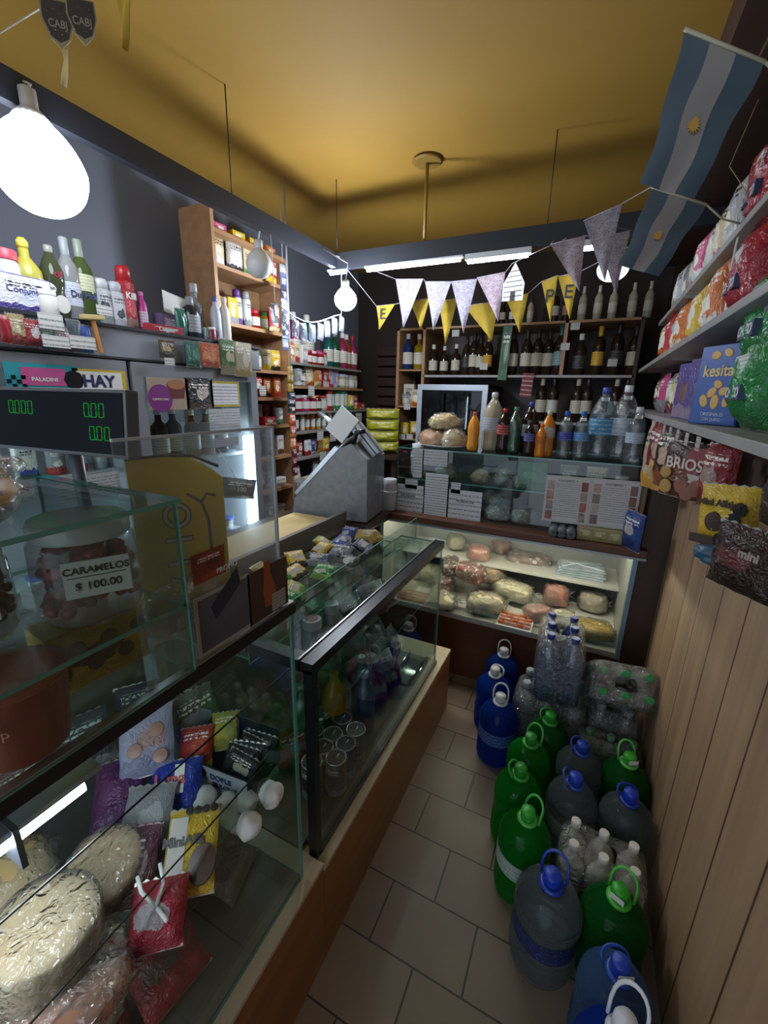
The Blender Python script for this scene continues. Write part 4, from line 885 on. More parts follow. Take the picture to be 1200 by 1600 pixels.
for i, (px, l) in enumerate(low): wine(px, 655, 1.347, DK, plain('201c1c' if i % 2 else 'b0a890', .4), WL if i != 1 else WL2, 1.0, l)
# cubbies at the left
for z, spec, s, nm in ((1.70, [('bot', 'blue', 'silver'), ('bot', 'yellow', 'white')], 1.05, 'top left cubby'), (1.42, [('pot', 'white', 'grey'), ('bag', 'cream', 'orange')], 1.15, 'second left cubby'), (1.16, [('box', 'yellow', 'black'), ('bag', 'yellow', 'brown')], 1.2, 'third left cubby'), (.93, [('box', 'pink', 'red'), ('box', 'white', 'blue')], 1.05, 'lowest left cubby')):
    row(nm, 'goods in the left cabinet cubbies', (x0 + .02, YC + .06, z + .001), (x1 - .02, YC + .06, z + .001), 0, spec, int(z * 100), s)
o = carton((x0 + .08, YC + .08, 1.421), 0, .09, .05, .17, printed('c8c4b4', 'b08c4c', '4c4c44', 3), plain('b8b4a4', .5)); tag(o, 'tall cream carton stacked in the second left cubby', 'carton')
for i, (a, b, l) in enumerate([(636, 635, 'second left cubby'), (628, 682, 'third left cubby, left one'), (640, 682, 'third left cubby, right one'), (712, 520, 'middle shelf above white capped bottles'), (883, 541, 'cabinet divider'), (899, 509, 'cabinet top right of divider'), (756, 572, 'yellow labelled bottle'), (957, 566, 'tall black bottle')]):
    p = at(a, b, Y=YC - .012); card('price_label', (p.x, YC - .012, p.z - .025), 0, .055, .045, paper('c8c8c4', '30303c', 3, .42), f'small white price card at the {l}', 'price label', 'price labels in the cabinet')
# green ribbon sign and dark red sign
a, b = at(789, 508, Y=YC - .02), at(786, 594, Y=YC - .02); o = card('ribbon_sign', ((a.x + b.x) / 2, YC - .02, b.z), 0, .062, a.z - b.z, printed('3c5c48', '4c6c54', '8ca48c', 2), 'long green ribbon sign hanging down over the cabinet shelves', 'sign', roll=R(2))
a, b = at(823, 590, Y=YC - .02), at(820, 620, Y=YC - .02); o = card('red_sign', ((a.x + b.x) / 2, YC - .02, b.z), 0, .075, a.z - b.z + .03, paper('7c2830', 'd8c8c8', 4, .45), 'small dark red sign hanging under the middle cabinet shelf', 'sign', roll=R(4))
# counter fridge in the cabinet
F3 = empty('small_fridge', (-.955, 3.10, .62)); tag(F3, 'small fridge with silver framed glass door in the cabinet', 'fridge')
MB().box(-.265, .48, 0, .265, .5, .965).box(-.265, .02, 0, -.24, .5, .965).box(.24, .02, 0, .265, .5, .965).box(-.265, .02, .945, .265, .5, .965).box(-.265, .02, 0, .265, .5, .03).build('body', plain('5c6066', .5), F3)
m = MB(); 
for bx in ((-.265, -.01, 0, -.228, .02, .965), (.228, -.01, 0, .265, .02, .965), (-.228, -.01, .925, .228, .02, .965), (-.228, -.01, 0, .228, .02, .04)): m.box(*bx)
m.build('door_frame', plain('b0b8c4', .35, .3), F3); MB().box(-.228, .0, .04, .228, .006, .925).build('door_glass', clear('788490', 1.3, .01), F3)
for z in (.35, .62): MB().box(-.24, .03, z, .24, .4, z + .008).build('inner_rack', STEEL, F3)
for i, x in enumerate((-.02, .03, .10)): o = bottle((-.955 + x, 3.2, 1.249), 0, 'spirit', plain('b8c0c8', .4), plain('c8ccd0', .4), None, .8); tag(o, f'pale bottle inside the small cabinet fridge, {ORD[i]} from left', 'bottle', 'bottles in the small fridge')
# ================================================================== back counter (C): lit meat and cheese case
CL, CR, CY = -.985, .262, 1.985
C = empty('meat_counter', (0, 0, 0)); tag(C, 'back display counter with lit meats and cheeses behind glass', 'display counter')
MB().box(CL, CY + .03, 0, CR, 2.62, .355).build('base_cabinet', MW_BASE, C)
MB().box(CL, CY + .0, .355, CR, CY + .06, .385, bev=.003).build('bottom_rail', plain('a4a49c', .35, .3), C)
MB().box(CL, CY - .035, .866, CR + .02, 2.42, .90, bev=.004).build('wooden_top', wood('4c2a1a', '643a24', 5, 0), C)
MB().box(CL, CY - .037, .856, CR + .02, CY - .0, .866).build('top_trim', plain('94a0a4', .3, .5), C)
MB().add([(CL, CY - .006, .865), (CR - .02, CY - .006, .865), (CR - .02, CY + .006, .385), (CL, CY + .006, .385), (CL, CY - .002, .865), (CR - .02, CY - .002, .865), (CR - .02, CY + .01, .385), (CL, CY + .01, .385)], [(0, 3, 2, 1), (4, 5, 6, 7), (0, 1, 5, 4), (3, 7, 6, 2), (0, 4, 7, 3), (1, 2, 6, 5)]).build('front_glass', GLASSD, C)
MB().box(CR - .022, CY - .012, .36, CR - .004, CY + .02, .865).build('corner_post', plain('7c98ac', .3, .5), C)
MB().box(CL, 2.60, .355, CR, 2.62, .87).build('back_board', plain('8a8a88', .4), C)
MB().box(CL, CY + .03, .355, CL + .02, 2.6, .87).box(CR - .02, CY + .03, .355, CR, 2.6, .87).build('side_board', plain('9c9c98', .4), C)
MB().box(CL + .02, CY + .06, .375, CR - .02, 2.6, .40, bev=.002).build('lower_tray', plain('c8c4bc', .4), C)
MB().box(CL + .02, 2.30, .555, CR - .02, 2.6, .567, bev=.002).build('rear_tray', plain('c8c4bc', .35), C)
for x in (-.6, -.28, .0): MB().box(x - .002, CY + .07, .40, x + .002, 2.3, .404).build('tray_divider', plain('77746e', .4), C)
o = empty('led_tube', (-.36, 2.10, .845)); tag(o, 'warm white tube lamp hidden under the back counter wooden top', 'lamp')
MB().tube([(-.55, 0, 0), (.55, 0, 0)], .009, 8).build('tube', emit('fff0d8', CASE_E), o); MB().box(-.56, -.014, .009, .56, .014, .02).build('housing', STEEL, o)
def food(px, py, z, s, mat, seed, label, cat, rz=0, name='wrapped_food', **k):
    p = at(px, py, Z=z); k.setdefault('sq', .6); k.setdefault('amp', .16)
    return wrapped(name, (p.x, p.y, z), (s[0] * 1.15, s[1] * 1.15, s[2] * 1.1), mat, seed, label, cat, 'food in the back counter', rz, **k)
HAM = noisy('b8705c', 'c88c74', 10, .45); DARKM = noisy('4c2c24', '6c4434', 12, .5, 'a88c7c'); CHE = noisy('d8c89c', 'e8dcb4', 7, .45); SAL = noisy('7c3c30', '94503c', 14, .5, 'c8a898'); PINK = noisy('c87860', 'd8907c', 8, .4)
zt, zr = .402, .568
food(705, 893, .50, (.05, .075, .045), DARKM, 31, 'dark wrapped cured meat at the left rear of lit case', 'meat', .3)
food(735, 905, zr - .06, (.08, .06, .055), SAL, 32, 'reddish brown wrapped meat left of centre rear in case', 'meat', -.4)
food(748, 872, zr, (.06, .06, .05), HAM, 33, 'brown ham piece at back of case behind wrapped meats', 'meat', .2)
food(825, 885, zr - .04, (.12, .07, .05), noisy('6c4c40', '8c6c5c', 9, .5, 'b8b0a8'), 34, 'large dark wrapped cured meat in the middle rear of case', 'meat', .1)
food(712, 855, zr + .02, (.05, .05, .05), noisy('8c8c6c', 'a09c80', 9), 41, 'small greenish wrapped cheese at the far left rear', 'cheese', .6)
food(800, 932, zt + .03, (.10, .06, .05), CHE, 35, 'pale yellow cheese block in the middle of lit case', 'cheese', -.2, amp=.05, fr=1.5)
food(758, 950, zt, (.09, .07, .045), noisy('c8b494', 'd8c8a4', 7), 36, 'cream wrapped cheese piece left front of lit case', 'cheese', .3)
food(868, 940, zt + .02, (.06, .055, .06), PINK, 37, 'pink orange wrapped ham right of the pale cheese', 'ham', .1, ridges=4)
food(925, 950, zt + .01, (.065, .06, .055), noisy('b8a48c', 'c8b8a0', 7), 38, 'beige wrapped ham piece at the right front of case', 'ham', -.2)
food(672, 940, zt, (.13, .09, .03), noisy('a89c7c', 'c8bc9c', 10), 39, 'flat pale wrapped cheeses at left seen through middle counter glass', 'cheese', .2)
food(640, 925, zt, (.10, .09, .035), noisy('b8a884', 'd0c29c', 10), 40, 'pale wrapped cheese at far left end of lit case', 'cheese', -.2)
food(925, 990, zt, (.085, .06, .035), plain('c8a428', .4), 42, 'yellow wrapped cheese wheel at right behind shrink packed water', 'cheese', .1, amp=.03)
food(690, 925, zt, (.06, .055, .06), DARKM, 43, 'dark reddish wrapped meat low left in the lit case', 'meat', .5)
food(770, 905, zr - .1, (.07, .055, .05), noisy('b08c64', 'c0a078', 9), 44, 'tan wrapped cheese between brown meats in the middle row', 'cheese', .8)
food(838, 965, zt, (.06, .05, .04), noisy('b87c6c', 'c8948c', 9), 45, 'rosy wrapped ham piece right of the small sausages', 'ham', .8)
food(880, 975, zt, (.05, .05, .04), noisy('d0c4a4', 'e0d4b8', 9), 46, 'cream wrapped cheese piece behind the blue bottle pack', 'cheese', .3)
food(655, 900, zt + .06, (.07, .06, .045), noisy('8c7c68', 'a8947c', 9), 47, 'brownish wrapped piece far left behind middle counter end', 'meat', .3)
food(782, 862, zr, (.05, .05, .045), noisy('7c5040', '94644c', 9), 48, 'small brown wrapped sausage piece at the rear of case', 'meat', .9)
# small sausages tray
T = at(805, 972, Z=zt); o = MB().box(-.085, -.075, 0, .085, .075, .006, bev=.002).build('food_tray', WHITE, None, (T.x, T.y, zt + .001)); tag(o, 'white tray under rows of small pink sausages', 'tray')
for i in range(5):
    for j in range(4):
        q = cput('small_sausage', 'ssg', lambda: MB().lathe([(0, -.016), (.006, -.015), (.0085, -.008), (.0085, .008), (.006, .015), (0, .016)], 10), plain('d09078' if (i + j) % 3 else 'c8602c', .4), None, (T.x - .064 + i * .032, T.y - .055 + j * .035, zt + .016), (math.pi / 2, 0, math.pi / 2 + .1 * ((i * j) % 3 - 1)))
        tag(q, f'small pink sausage in row {["nearest", "second", "third", "rearmost"][j]}, {ORD[i]} from left on white tray', 'sausage', 'small sausages on the white tray')
# stack of trays of sliced goods on the right
p = at(905, 895, Z=zr); 
for i in range(4):
    o = MB().box(-.12 + i * .004, -.07, 0, .12 - i * .004, .07, .012, bev=.004).build('packed_slices', noisy('8c98a4', 'b8c0c8', 20, .25), None, (p.x + .01 * (i % 2), 2.42, zr + .0005 + i * .0135), (0, 0, .05 * i))
    cput('film_fold', 'ff', lambda: MB().tube([(-.11, -.05, .012), (-.02, .02, .014), (.11, .05, .012)], .003, 5).tube([(-.09, .04, .012), (.05, -.03, .014), (.1, -.05, .012)], .003, 5), plain('d0d8e0', .2), o)
    tag(o, f'silvery film wrapped pack at the case right, {["lowest", "second lowest", "second from top", "topmost"][i]} of its stack', 'pack', 'silvery packs in the case')
# ------------------------------------------------------------------ upper glass cabinet on the back counter
Q = empty('countertop_cabinet', (0, 0, 0)); tag(Q, 'glass cabinet on the back counter with bread and bottles above', 'glass cabinet')
qy0, qy1, ql, qr, qz0, qz1 = 2.03, 2.36, -.90, .235, .901, 1.235
pane('front_glass', (ql, qy0, qz0), (qr, qy0 + .005, qz1), Q, 'y')
pane('end_glass', (ql, qy0 + .005, qz0), (ql + .005, qy1, qz1), Q, 'x')
pane('end_glass', (qr - .005, qy0 + .005, qz0), (qr, qy1, qz1), Q, 'x')
pane('glass_top', (ql, qy0 - .005, qz1), (qr, qy1, qz1 + .006), Q, 'z')
pane('glass_shelf', (ql + .006, qy0 + .006, 1.075), (qr - .006, qy1, 1.081), Q, 'z')
MB().box(ql, qy1, qz0, qr, qy1 + .01, qz1).build('back_board', DGREY, Q)
def sign(px0, py0, px1, py1, mat, label, Y=2.022, lean=0., texts=(), name='paper_sign'):
    a, b = at(px0, py1, Y=Y), at(px1, py0, Y=Y)
    return card(name, ((a.x + b.x) / 2, Y, a.z), 0, b.x - a.x, b.z - a.z, mat, label, 'sign', lean=lean, texts=texts)
o = sign(614, 760, 662, 798, paper('c8ccd0', '30343c', 5, .45), 'white handwritten sign leftmost on the back counter', texts=(('PICADAS', .02, 0, .095, '24242c'),))
sign(662, 742, 701, 806, paper('ccd0d4', '44484c', 13, .42), 'narrow typed price list left on the back counter')
o = sign(699, 770, 754, 812, paper('ccd0d4', '44484c', 5, .47, seed=3), 'white card with centred handwriting on the back counter', texts=(('PICADA DE', .018, 0, .105, '30303c'),))
sign(633, 750, 652, 762, paper('c8ccd0', '30303c', 3, .45), 'small price note above the leftmost white sign')
sign(704, 755, 720, 770, paper('c8ccd0', '30303c', 3, .45, seed=2), 'small price note between the list and white card')
sign(645, 702, 661, 745, paper('bcc0c4', '50545c', 7, .46), 'pale sheet upright at upper left of countertop cabinet')
sign(662, 705, 700, 726, paper('c0c4c8', '50545c', 4, .46, seed=5), 'pale sheet above the price list on countertop cabinet')
for i, (px, py, h_) in enumerate([(625, 800, .17), (640, 760, .17)]):
    p = at(px, 800, Y=2.06)
    o = MB().lathe([(.03, 0), (.033, .004), (.038, .02), (.038, .12), (.036, .14), (.036, .17), (.03, .172)], 18).build('plastic_tub', plain('b8bcc0', .4), None, (p.x - .035 + i * .05, 1.995 + i * .02 if i == 0 else 2.12, .902 if i == 0 else 1.083)); MB().lathe([(.039, .1), (.039, .104), (.04, .108)], 18).build('lid_rim', WHITE, o); tag(o, ['white stacked cups left of the handwritten sign', 'white stacked cups at the left on the cabinet shelf'][i], 'cups')
# menu board
a, b = at(846, 815, Y=2.015), at(1009, 735, Y=2.015); mw, mh = b.x - a.x, .215
M = empty('menu_board', (a.x, 2.015, .955), 0); M.rotation_euler = (0, R(-1.0), 0); tag(M, 'white double menu board with food photographs on the back counter', 'menu board')
MB().box(0, -.003, 0, mw, .0, mh).build('frame', plain('b8b8b8', .5), M)
for k in range(2):
    x = mw * .5 * k
    MB().box(x + .008, -.0042, .008, x + mw * .5 - .006, -.003, mh - .008).build('sheet', plain('c4c4c6', .5), M)
    MB().box(x + .045, -.005, .016, x + mw * .5 - .042, -.0042, mh - .02).build('typed_text', paper('c6c6c8', '4c4c58', 14, .45, seed=k), M)
    for j in range(4):
        z = .012 + j * (mh - .03) / 4
        MB().box(x + .010, -.005, z, x + .04, -.0042, z + .042).build('food_photo', noisy(['7c3430', 'a8988c', '8c5c50', 'b0a49c'][j], ['a8746c', '6c6460', 'b8a094', '787070'][(j + k) % 4], 40, .4), M)
        MB().box(x + mw * .5 - .037, -.005, z, x + mw * .5 - .010, -.0042, z + .042).build('food_photo', noisy(['5c5450', '8c3c3c', 'a08c84', '702828'][(j + k) % 4], ['a89c94', 'b06c64', '7c6860', '9c4c44'][j], 40, .4), M)
text('FIAMBRES Y', .016, M, (mw * .25, -.0055, mh - .022), mat=plain('44444c', .5)); text('FIAMBRES Y', .016, M, (mw * .75, -.0055, mh - .022), mat=plain('44444c', .5))
# things under the board: rolls and small cartons
for i, px in enumerate((866, 879, 893)):
    p = at(px, 826, Y=1.99); o = MB().lathe([(.008, -.05), (.021, -.05), (.022, 0), (.022, .05), (.008, .05)], 20).build('paper_roll', plain('5c6468', .5), None, (p.x, 2.0 + .0, .924), (math.pi / 2, 0, 0)); tag(o, f'grey roll lying under the menu board, {["left", "middle", "right"][i]} of three', 'roll', 'grey rolls under the menu board')
    MB().lathe([(0, .0505), (.008, .0505), (.008, .052), (0, .052)], 12).build('roll_core', BLACK, o)
for i, px in enumerate((913, 937, 961)):
    p = at(px, 838, Y=1.97); o = carton((p.x, 2.0, .902), 0, .06, .04, .055, printed('a8a070', '8c8450', 'c8c8a0', i), plain('98906c', .5)); tag(o, f'small cream carton under the menu board, {["left", "middle", "right"][i]} of three', 'carton', 'cream cartons under the menu board')
# goods in the glass cabinet
CG = 'bread and bags in the countertop cabinet'
def cab(px, z, s, mat, seed, label, cat='bread', film=True, Y=2.12, name='bread_loaf'):
    p = at(px, 780, Y=Y); return wrapped(name, (p.x, Y, z), s, mat, seed, label, cat, CG, .2, film)
BRD = noisy('8c6c4c', 'a8845c', 10, .6); GRB = noisy('6c6858', '8c8474', 16, .5, 'a8a494')
cab(748, 1.082, (.05, .05, .04), noisy('8c6444', 'a07c58', 10), 51, 'round brown loaf on upper shelf of countertop cabinet')
cab(785, 1.082, (.05, .05, .05), GRB, 52, 'grey bag of crackers right of round brown loaf', 'bag', name='cracker_bag')
cab(812, 1.082, (.045, .05, .04), GRB, 53, 'second grey bag of crackers beside the green box', 'bag', name='cracker_bag')
cab(778, .902, (.065, .06, .05), GRB, 54, 'bag of dark biscuits lower left in countertop cabinet', 'bag', name='biscuit_bag')
cab(822, .902, (.065, .06, .05), GRB, 55, 'bag of dark biscuits lower right by the menu board', 'bag', name='biscuit_bag')
cab(766, .975, (.05, .05, .04), GRB, 56, 'bag of biscuits stacked on the lower left bag', 'bag', Y=2.15, name='biscuit_bag')
cab(694, 1.082, (.06, .05, .05), noisy('8c8c88', 'a0a09c', 12), 57, 'pale wrapped bundle left on upper cabinet shelf', 'bundle', name='wrapped_bundle')
cab(670, .902, (.08, .05, .05), noisy('8c8c88', '6c6c68', 12), 58, 'grey wrapped bundle behind the price list', 'bundle', name='wrapped_bundle')
cab(730, .902, (.06, .05, .06), noisy('5c5c58', '7c7870', 12), 59, 'dark wrapped bundle behind the handwritten white card', 'bundle', name='wrapped_bundle')
p = at(835, 745, Y=2.08); o = carton((p.x - .01, 2.09, 1.082), 0, .13, .05, .13, printed('2c7448', '246038', '3c8c5c', 1, lines=False), plain('2c6c44', .5)); tag(o, 'green carton on cabinet shelf left of the menu board', 'carton')
row('cabinet shelf behind menu', CG, (-.12, 2.12, 1.082), (.2, 2.12, 1.082), 0, [('bag', 'grey', 'white'), ('bag', 'cream', 'grey'), ('jar', 'grey', 'white')], 66)
row('counter behind menu', CG, (-.12, 2.12, .902), (.2, 2.12, .902), 0, [('bag', 'blue', 'white'), ('bag', 'grey', 'cream'), ('box', 'blue', 'grey')], 67)
# bottles on the glass top
zq = qz1 + .007
OR = plain('d8801c', .2); COLA = plain('1c0e0c', .12)
PET = clear('d8e0e4', 1.6, .03, .3, .06); PETG = clear('3c7c50', 1.2, .03, .2, .25)
tops = [(737, 706, 'soda', plain('d88c20', .25), 'c8502c', None, .64, 'orange juice bottle with red cap by the bread bags'),
 (765, 708, 'big', clear('b8ac90', .9, .03, 0, .7), 'c8ccd0', paper('a8acb0', '383c48', 4, .5), .88, 'tall bottle of pale lemonade with white cap'),
 (783, 712, 'soda', COLA, 'b02028', paper('8c1c20', 'd8c8c8', 3, .5), .71, 'cola bottle with red cap and red label'),
 (800, 716, 'soda', PETG, '3c7c50', None, .74, 'empty looking green soda bottle between cola bottles'),
 (822, 716, 'big', COLA, '2c3c8c', paper('b8b8bc', '303c74', 4, .5), .75, 'tall cola bottle with dark blue cap'),
 (826, 722, 'soda', COLA, '202028', paper('30407c', 'b8bcd0', 3, .5), .55, 'small cola bottle before the tall dark one'),
 (851, 716, 'soda', plain('c87c24', .25), 'c8c4c0', paper('b8b4ac', '70401c', 3, .5), .7, 'orange soda bottle with white cap'),
 (843, 722, 'soda', plain('d8801c', .25), 'd0601c', paper('c86c24', '803c14', 3, .5), .5, 'small orange soda bottle in front of white capped one'),
 (878, 716, 'water', PET, '2848a8', paper('2c3c94', 'a8b4d8', 3, .5), .75, 'water bottle with blue cap and royal blue label'),
 (903, 718, 'water', PET, '2c5cb0', paper('4c84c0', 'c8dce8', 3, .5), .76, 'water bottle with blue cap and light blue label'),
 (932, 720, 'big', clear('c0d4e0', 1.5, .03, .3, .1), '30489c', paper('4c88b0', 'd8e8f0', 3, .5), .97, 'large water bottle with blue cap and sky blue label'),
 (965, 720, 'big', PET, 'd0d4d8', paper('b0bcc8', '4c6078', 3, .5), 1.0, 'large water bottle with white cap and white label'),
 (985, 720, 'water', PET, 'c8ccd0', paper('a8b8c8', '4c6078', 3, .5), .85, 'smaller water bottle at right end of cabinet top')]
for px, py, kd, body, cap, lab, sc, l in tops:
    Y_ = 2.10 + (.07 if kd == 'big' else 0); p = at(px, 715, Y=Y_)
    if 'small' in l: Y_ -= .05
    o = bottle((p.x, Y_, zq), 0, kd, body, plain(cap, .4), lab, sc); tag(o, l, 'bottle', 'bottles on the countertop cabinet')
    cput('price_tag', 'ptag', lambda: MB().box(-.016, -.001, 0, .016, .001, .018), WHITE, o, (0, -.022 if kd != 'big' else -.028, .222 if kd != 'big' else .262), (R(-30), 0, 0))
o = empty('platter', (-.70, 2.17, zq + .0)); tag(o, 'white platter under bags of bread on the countertop cabinet', 'platter'); MB().lathe([(.0, 0), (.10, 0), (.135, .012), (.137, .015), (.10, .006), (0, .006)], 28, sy=.8).build('dish', WHITE, o)
for i, (dx, dy, dz, s, c1, c2, l) in enumerate([(-.05, 0, .008, (.085, .075, .05), 'b8783c', 'c89054', 'bag of orange brown rolls left on the white platter'), (.06, -.01, .008, (.07, .065, .055), 'a89470', 'c0ac84', 'bag of puffed crackers right on the white platter'), (.0, .02, .092, (.085, .06, .05), 'c8a868', 'd8c08c', 'bag of pale rolls on top of the other bread bags')]):
    wrapped('bread_bag', (-.70 + dx, 2.17 + dy, zq + dz), s, noisy(c1, c2, 12, .5), 60 + i, l, 'bread', 'bread bags on the platter', .3 * i, amp=.28, fr=2.2)
# ================================================================== right wall shelves and goods
for k, (z, y0, y1, l) in enumerate([(1.452, -.3, 3.1, 'lower grey shelf on the right wall'), (1.672, -.3, 2.9, 'middle grey shelf on the right wall'), (1.875, .7, 2.6, 'upper thin grey shelf on the right wall')]):
    o = empty('wall_shelf', (.36, 0, z)); tag(o, l, 'shelf', 'shelves on the right wall')
    MB().box(-.16 + (.0 if k < 2 else .03), y0, -.018, 0, y1, 0, bev=.002).build('board', noisy('8c8a88', '9a9896', 14, .5), o)
    for y in (.95, 1.9):
        MB().prism([(-.001, -.018), (-.13, -.018), (-.13, -.026), (-.02, -.035), (-.001, -.10)], y - .004, y + .004).build('bracket', plain('9c9a98', .5), o)
RW = R(-90)
def rbag(y, z, w_, d, h, mat, seed, label, X=.235, lettering=None, name='snack_bag', cat='packet', tilt=0, grp='goods on the right wall shelves', yaw=0):
    o = bag((X, y, z), RW, w_, d, h, mat, seed, name, lettering=lettering, rot=(tilt, 0, RW + yaw)); return tag(o, label, cat, grp)
GRP_, REDP = printed('1c7c38', '186c30', '1c8440', 1, lines=False), printed('9c2030', '8c1c2c', 'a02838', 2, lines=False)
def big_bag(y, z, mat, label, lab2, seed, X=.245):
    o = rbag(y, z, .17, .085, .17, mat, seed, label, X=X, lettering=None)
    MB().box(-.038, -.0435, .100, .038, -.036, .128).build('white_label', paper('d0d4d4', lab2, 3, .45), o)
    MB().prism([(-.04, .050), (.042, .052), (.04, .078), (-.038, .076)], -.0465, -.028).build('name_band', plain('303c5c', .5), o); text('CHICO', .024, o, (0, -.0471, .064), mat=plain('d8d8e0', .4), bold=.0008)
    return o
big_bag(.99, 1.454, GRP_, 'large green bag with white band at right on the lower shelf', '1c5c30', 1, .268)
big_bag(1.0, 1.56, GRP_, 'upper large green bag at right resting on the lower green one', '1c5c30', 2, .268)
big_bag(1.19, 1.674, REDP, 'large red bag at right resting on the middle shelf', '7c1c28', 1, .265)
big_bag(1.22, 1.845, REDP, 'upper large red bag stacked on the other red one', '7c1c28', 2, .27)
big_bag(.98, 1.90, printed('5c5c94', 'b0a8b8', '8c2838', 3), 'purple and white bag at the right edge above red bags', '5c3c5c', 3, .27)
# blue biscuit carton
p = at(1120, 655, X=.225)
o = carton((.255, 1.17, 1.4535), RW, .125, .05, .165, plain('1c4c9c', .4), plain('1a468c', .4), yaw=R(30)); tag(o, 'blue biscuit carton with yellow lettering on the lower right shelf', 'carton')
text('kesitas', .034, o, (0, -.0268, .112), mat=plain('c8b070', .5), bold=.0008)
for i, (x, z, s) in enumerate([(-.02, .145, .013), (.01, .148, .012), (-.03, .05, .015), (0, .048, .016), (.03, .05, .014), (-.012, .068, .014), (.018, .07, .013), (0, .085, .012)]):
    MB().lathe([(0, 0), (s, 0), (s * .9, .0014), (0, .0018)], 12, sy=.7).build('printed_biscuit', plain('c89c4c', .5), o, (x, -.0262, z), (math.pi / 2, .5 * i, 0))
text('ORIGINALES', .011, o, (0, -.0268, .022), mat=plain('b8c4d8', .5)); text('CON QUESO', .009, o, (0, -.0268, .011), mat=plain('b8c4d8', .5))
for i, (y, l) in enumerate([(1.37, 'lilac biscuit pack just left of the blue carton'), (1.53, 'lilac biscuit pack second left of the blue carton')]):
    o = carton((.265, y, 1.4535), RW, .135 if i else .12, .07, .155, printed('54488c', '8c7c94', '6c4c5c', 2 + i, lines=False), plain('5c5090', .5), 'biscuit_pack', yaw=R(12)); tag(o, l, 'packet', 'goods on the right wall shelves')
    MB().lathe([(0, 0), (.028, 0), (.028, .001), (0, .001)], 20).build('printed_biscuit', plain('7c5850', .5), o, (.02, -.037, .075), (math.pi / 2, 0, 0))
row('lower right wall shelf', 'goods on the right wall shelves', (.29, 2.6, 1.453), (.29, 1.68, 1.453), RW, [('bag', 'brown', 'grey'), ('bag', 'pink', 'grey'), ('bag', 'grey', 'pink'), ('bag', 'brown', 'cream'), ('bag', 'cream', 'brown'), ('bag', 'pink', 'cream')], 120, 1.35)
row('middle right wall shelf', 'goods on the right wall shelves', (.27, 2.6, 1.673), (.27, 1.26, 1.673), RW, [('bag', 'brown', 'grey'), ('bag', 'orange', 'red'), ('bag', 'red', 'orange'), ('bag', 'silver', 'white'), ('bag', 'orange', 'cream'), ('bag', 'white', 'orange'), ('bag', 'yellow', 'orange'), ('bag', 'cream', 'yellow'), ('bag', 'orange', 'white'), ('bag', 'grey', 'white')], 121, 1.45)
row('upper right wall shelf', 'goods on the right wall shelves', (.28, 2.5, 1.876), (.28, 1.15, 1.876), RW, [('bag', 'grey', 'white'), ('bag', 'silver', 'grey'), ('bag', 'grey', 'lilac'), ('bag', 'silver', 'pink'), ('bag', 'pink', 'white'), ('bag', 'white', 'silver'), ('bag', 'cream', 'pink'), ('bag', 'silver', 'white'), ('bag', 'white', 'blue'), ('bag', 'cream', 'grey')], 122, 1.35)
fcard(1140, 370, 1154, 425, plain('b4b4b0', .6), 'blank white paper strip stuck among bags on the middle shelf', X=.20, cat='sign', name='paper_strip')
rbag(1.75, 2.25, .12, .04, .2, printed('7c7c2c', '5c4c24', 'a89c6c', 1), 1, 'green and brown bag high on the dark right wall', X=.30)
o = MB().box(.21, .9, 2.19, .36, 2.9, 2.205).build('high_shelf', MW_DARK); tag(o, 'narrow dark wooden shelf high on the right wall', 'shelf')
# hanging snack bags under the lower shelf
HB = 'snack bags hanging under the right shelf'
def hb(y, ztop, w_, h, mat, seed, label, X=.215, lettering=None, yaw=0, d=.05, roll=0):
    o = bag((X, y, ztop - h), RW, w_, d, h, mat, seed, 'snack_bag', lettering=lettering, rot=(0, roll, RW + yaw)); tag(o, label, 'packet', HB); return o
BRN = printed('7c2424', '4c2018', '9c6c4c', 2, lines=False)
o = hb(1.38, 1.395, .18, .155, printed('3c2019', '5c2420', '6c3c2c', 3, lines=False), 1, 'large brown and red biscuit bag hanging centre right', yaw=R(38), lettering=[('BRIOSO', .042, .015, .098, 'c8b8b0')], X=.262)
MB().prism([(-.01, .075), (.088, .075), (.085, .145), (.01, .145)], -.0262, -.0252).build('red_panel', plain('7c1c20', .4), o)
MB().box(-.02, -.0265, .052, .085, -.0255, .075).build('white_panel', plain('a8a09c', .5), o)
for i, (x, z, s, c) in enumerate([(-.055, .07, .018, 'a07c3c'), (-.048, .03, .02, 'a07c3c'), (0, .04, .022, '7c4c38'), (.045, .04, .024, '744434'), (.02, .022, .02, '7c4c38')]):
    MB().lathe([(0, 0), (s, 0), (s * .9, .002), (0, .003)], 16).build('printed_biscuit', plain(c, .5), o, (x, -.0268, z), (math.pi / 2, 0, 0))
hb(1.19, 1.41, .09, .15, printed('8c2024', '6c1c1c', 'a08c80', 1), 2, 'narrow red bag hanging right of the large biscuit bag', yaw=R(30), X=.28)
o = hb(.99, 1.35, .115, .12, printed('c8a428', 'b89424', 'c8a830', 0, lines=False), 3, 'yellow and brown small cake bag hanging at the right', yaw=R(38), lettering=[('Mini Alfajor', .018, .0, .085, '3c2c20')], X=.265, roll=R(-6), d=.04)
MB().lathe([(0, 0), (.018, 0), (.017, .003), (0, .004)], 18, sy=1.1).build('printed_cake', plain('3c2820', .4), o, (-.008, -.0215, .048), (math.pi / 2, 0, 0))
for i in range(4): MB().lathe([(0, 0), (.014, 0), (.014, .001), (0, .0012)], 8).build('black_octagon', BLACK, o, (.038 - .010 * i, -.0218, .078 - i * .021), (math.pi / 2, 0, 0))
MB().box(-.056, -.0215, .0, .056, -.020, .018).build('dark_lower_band', plain('3c2a22', .5), o)
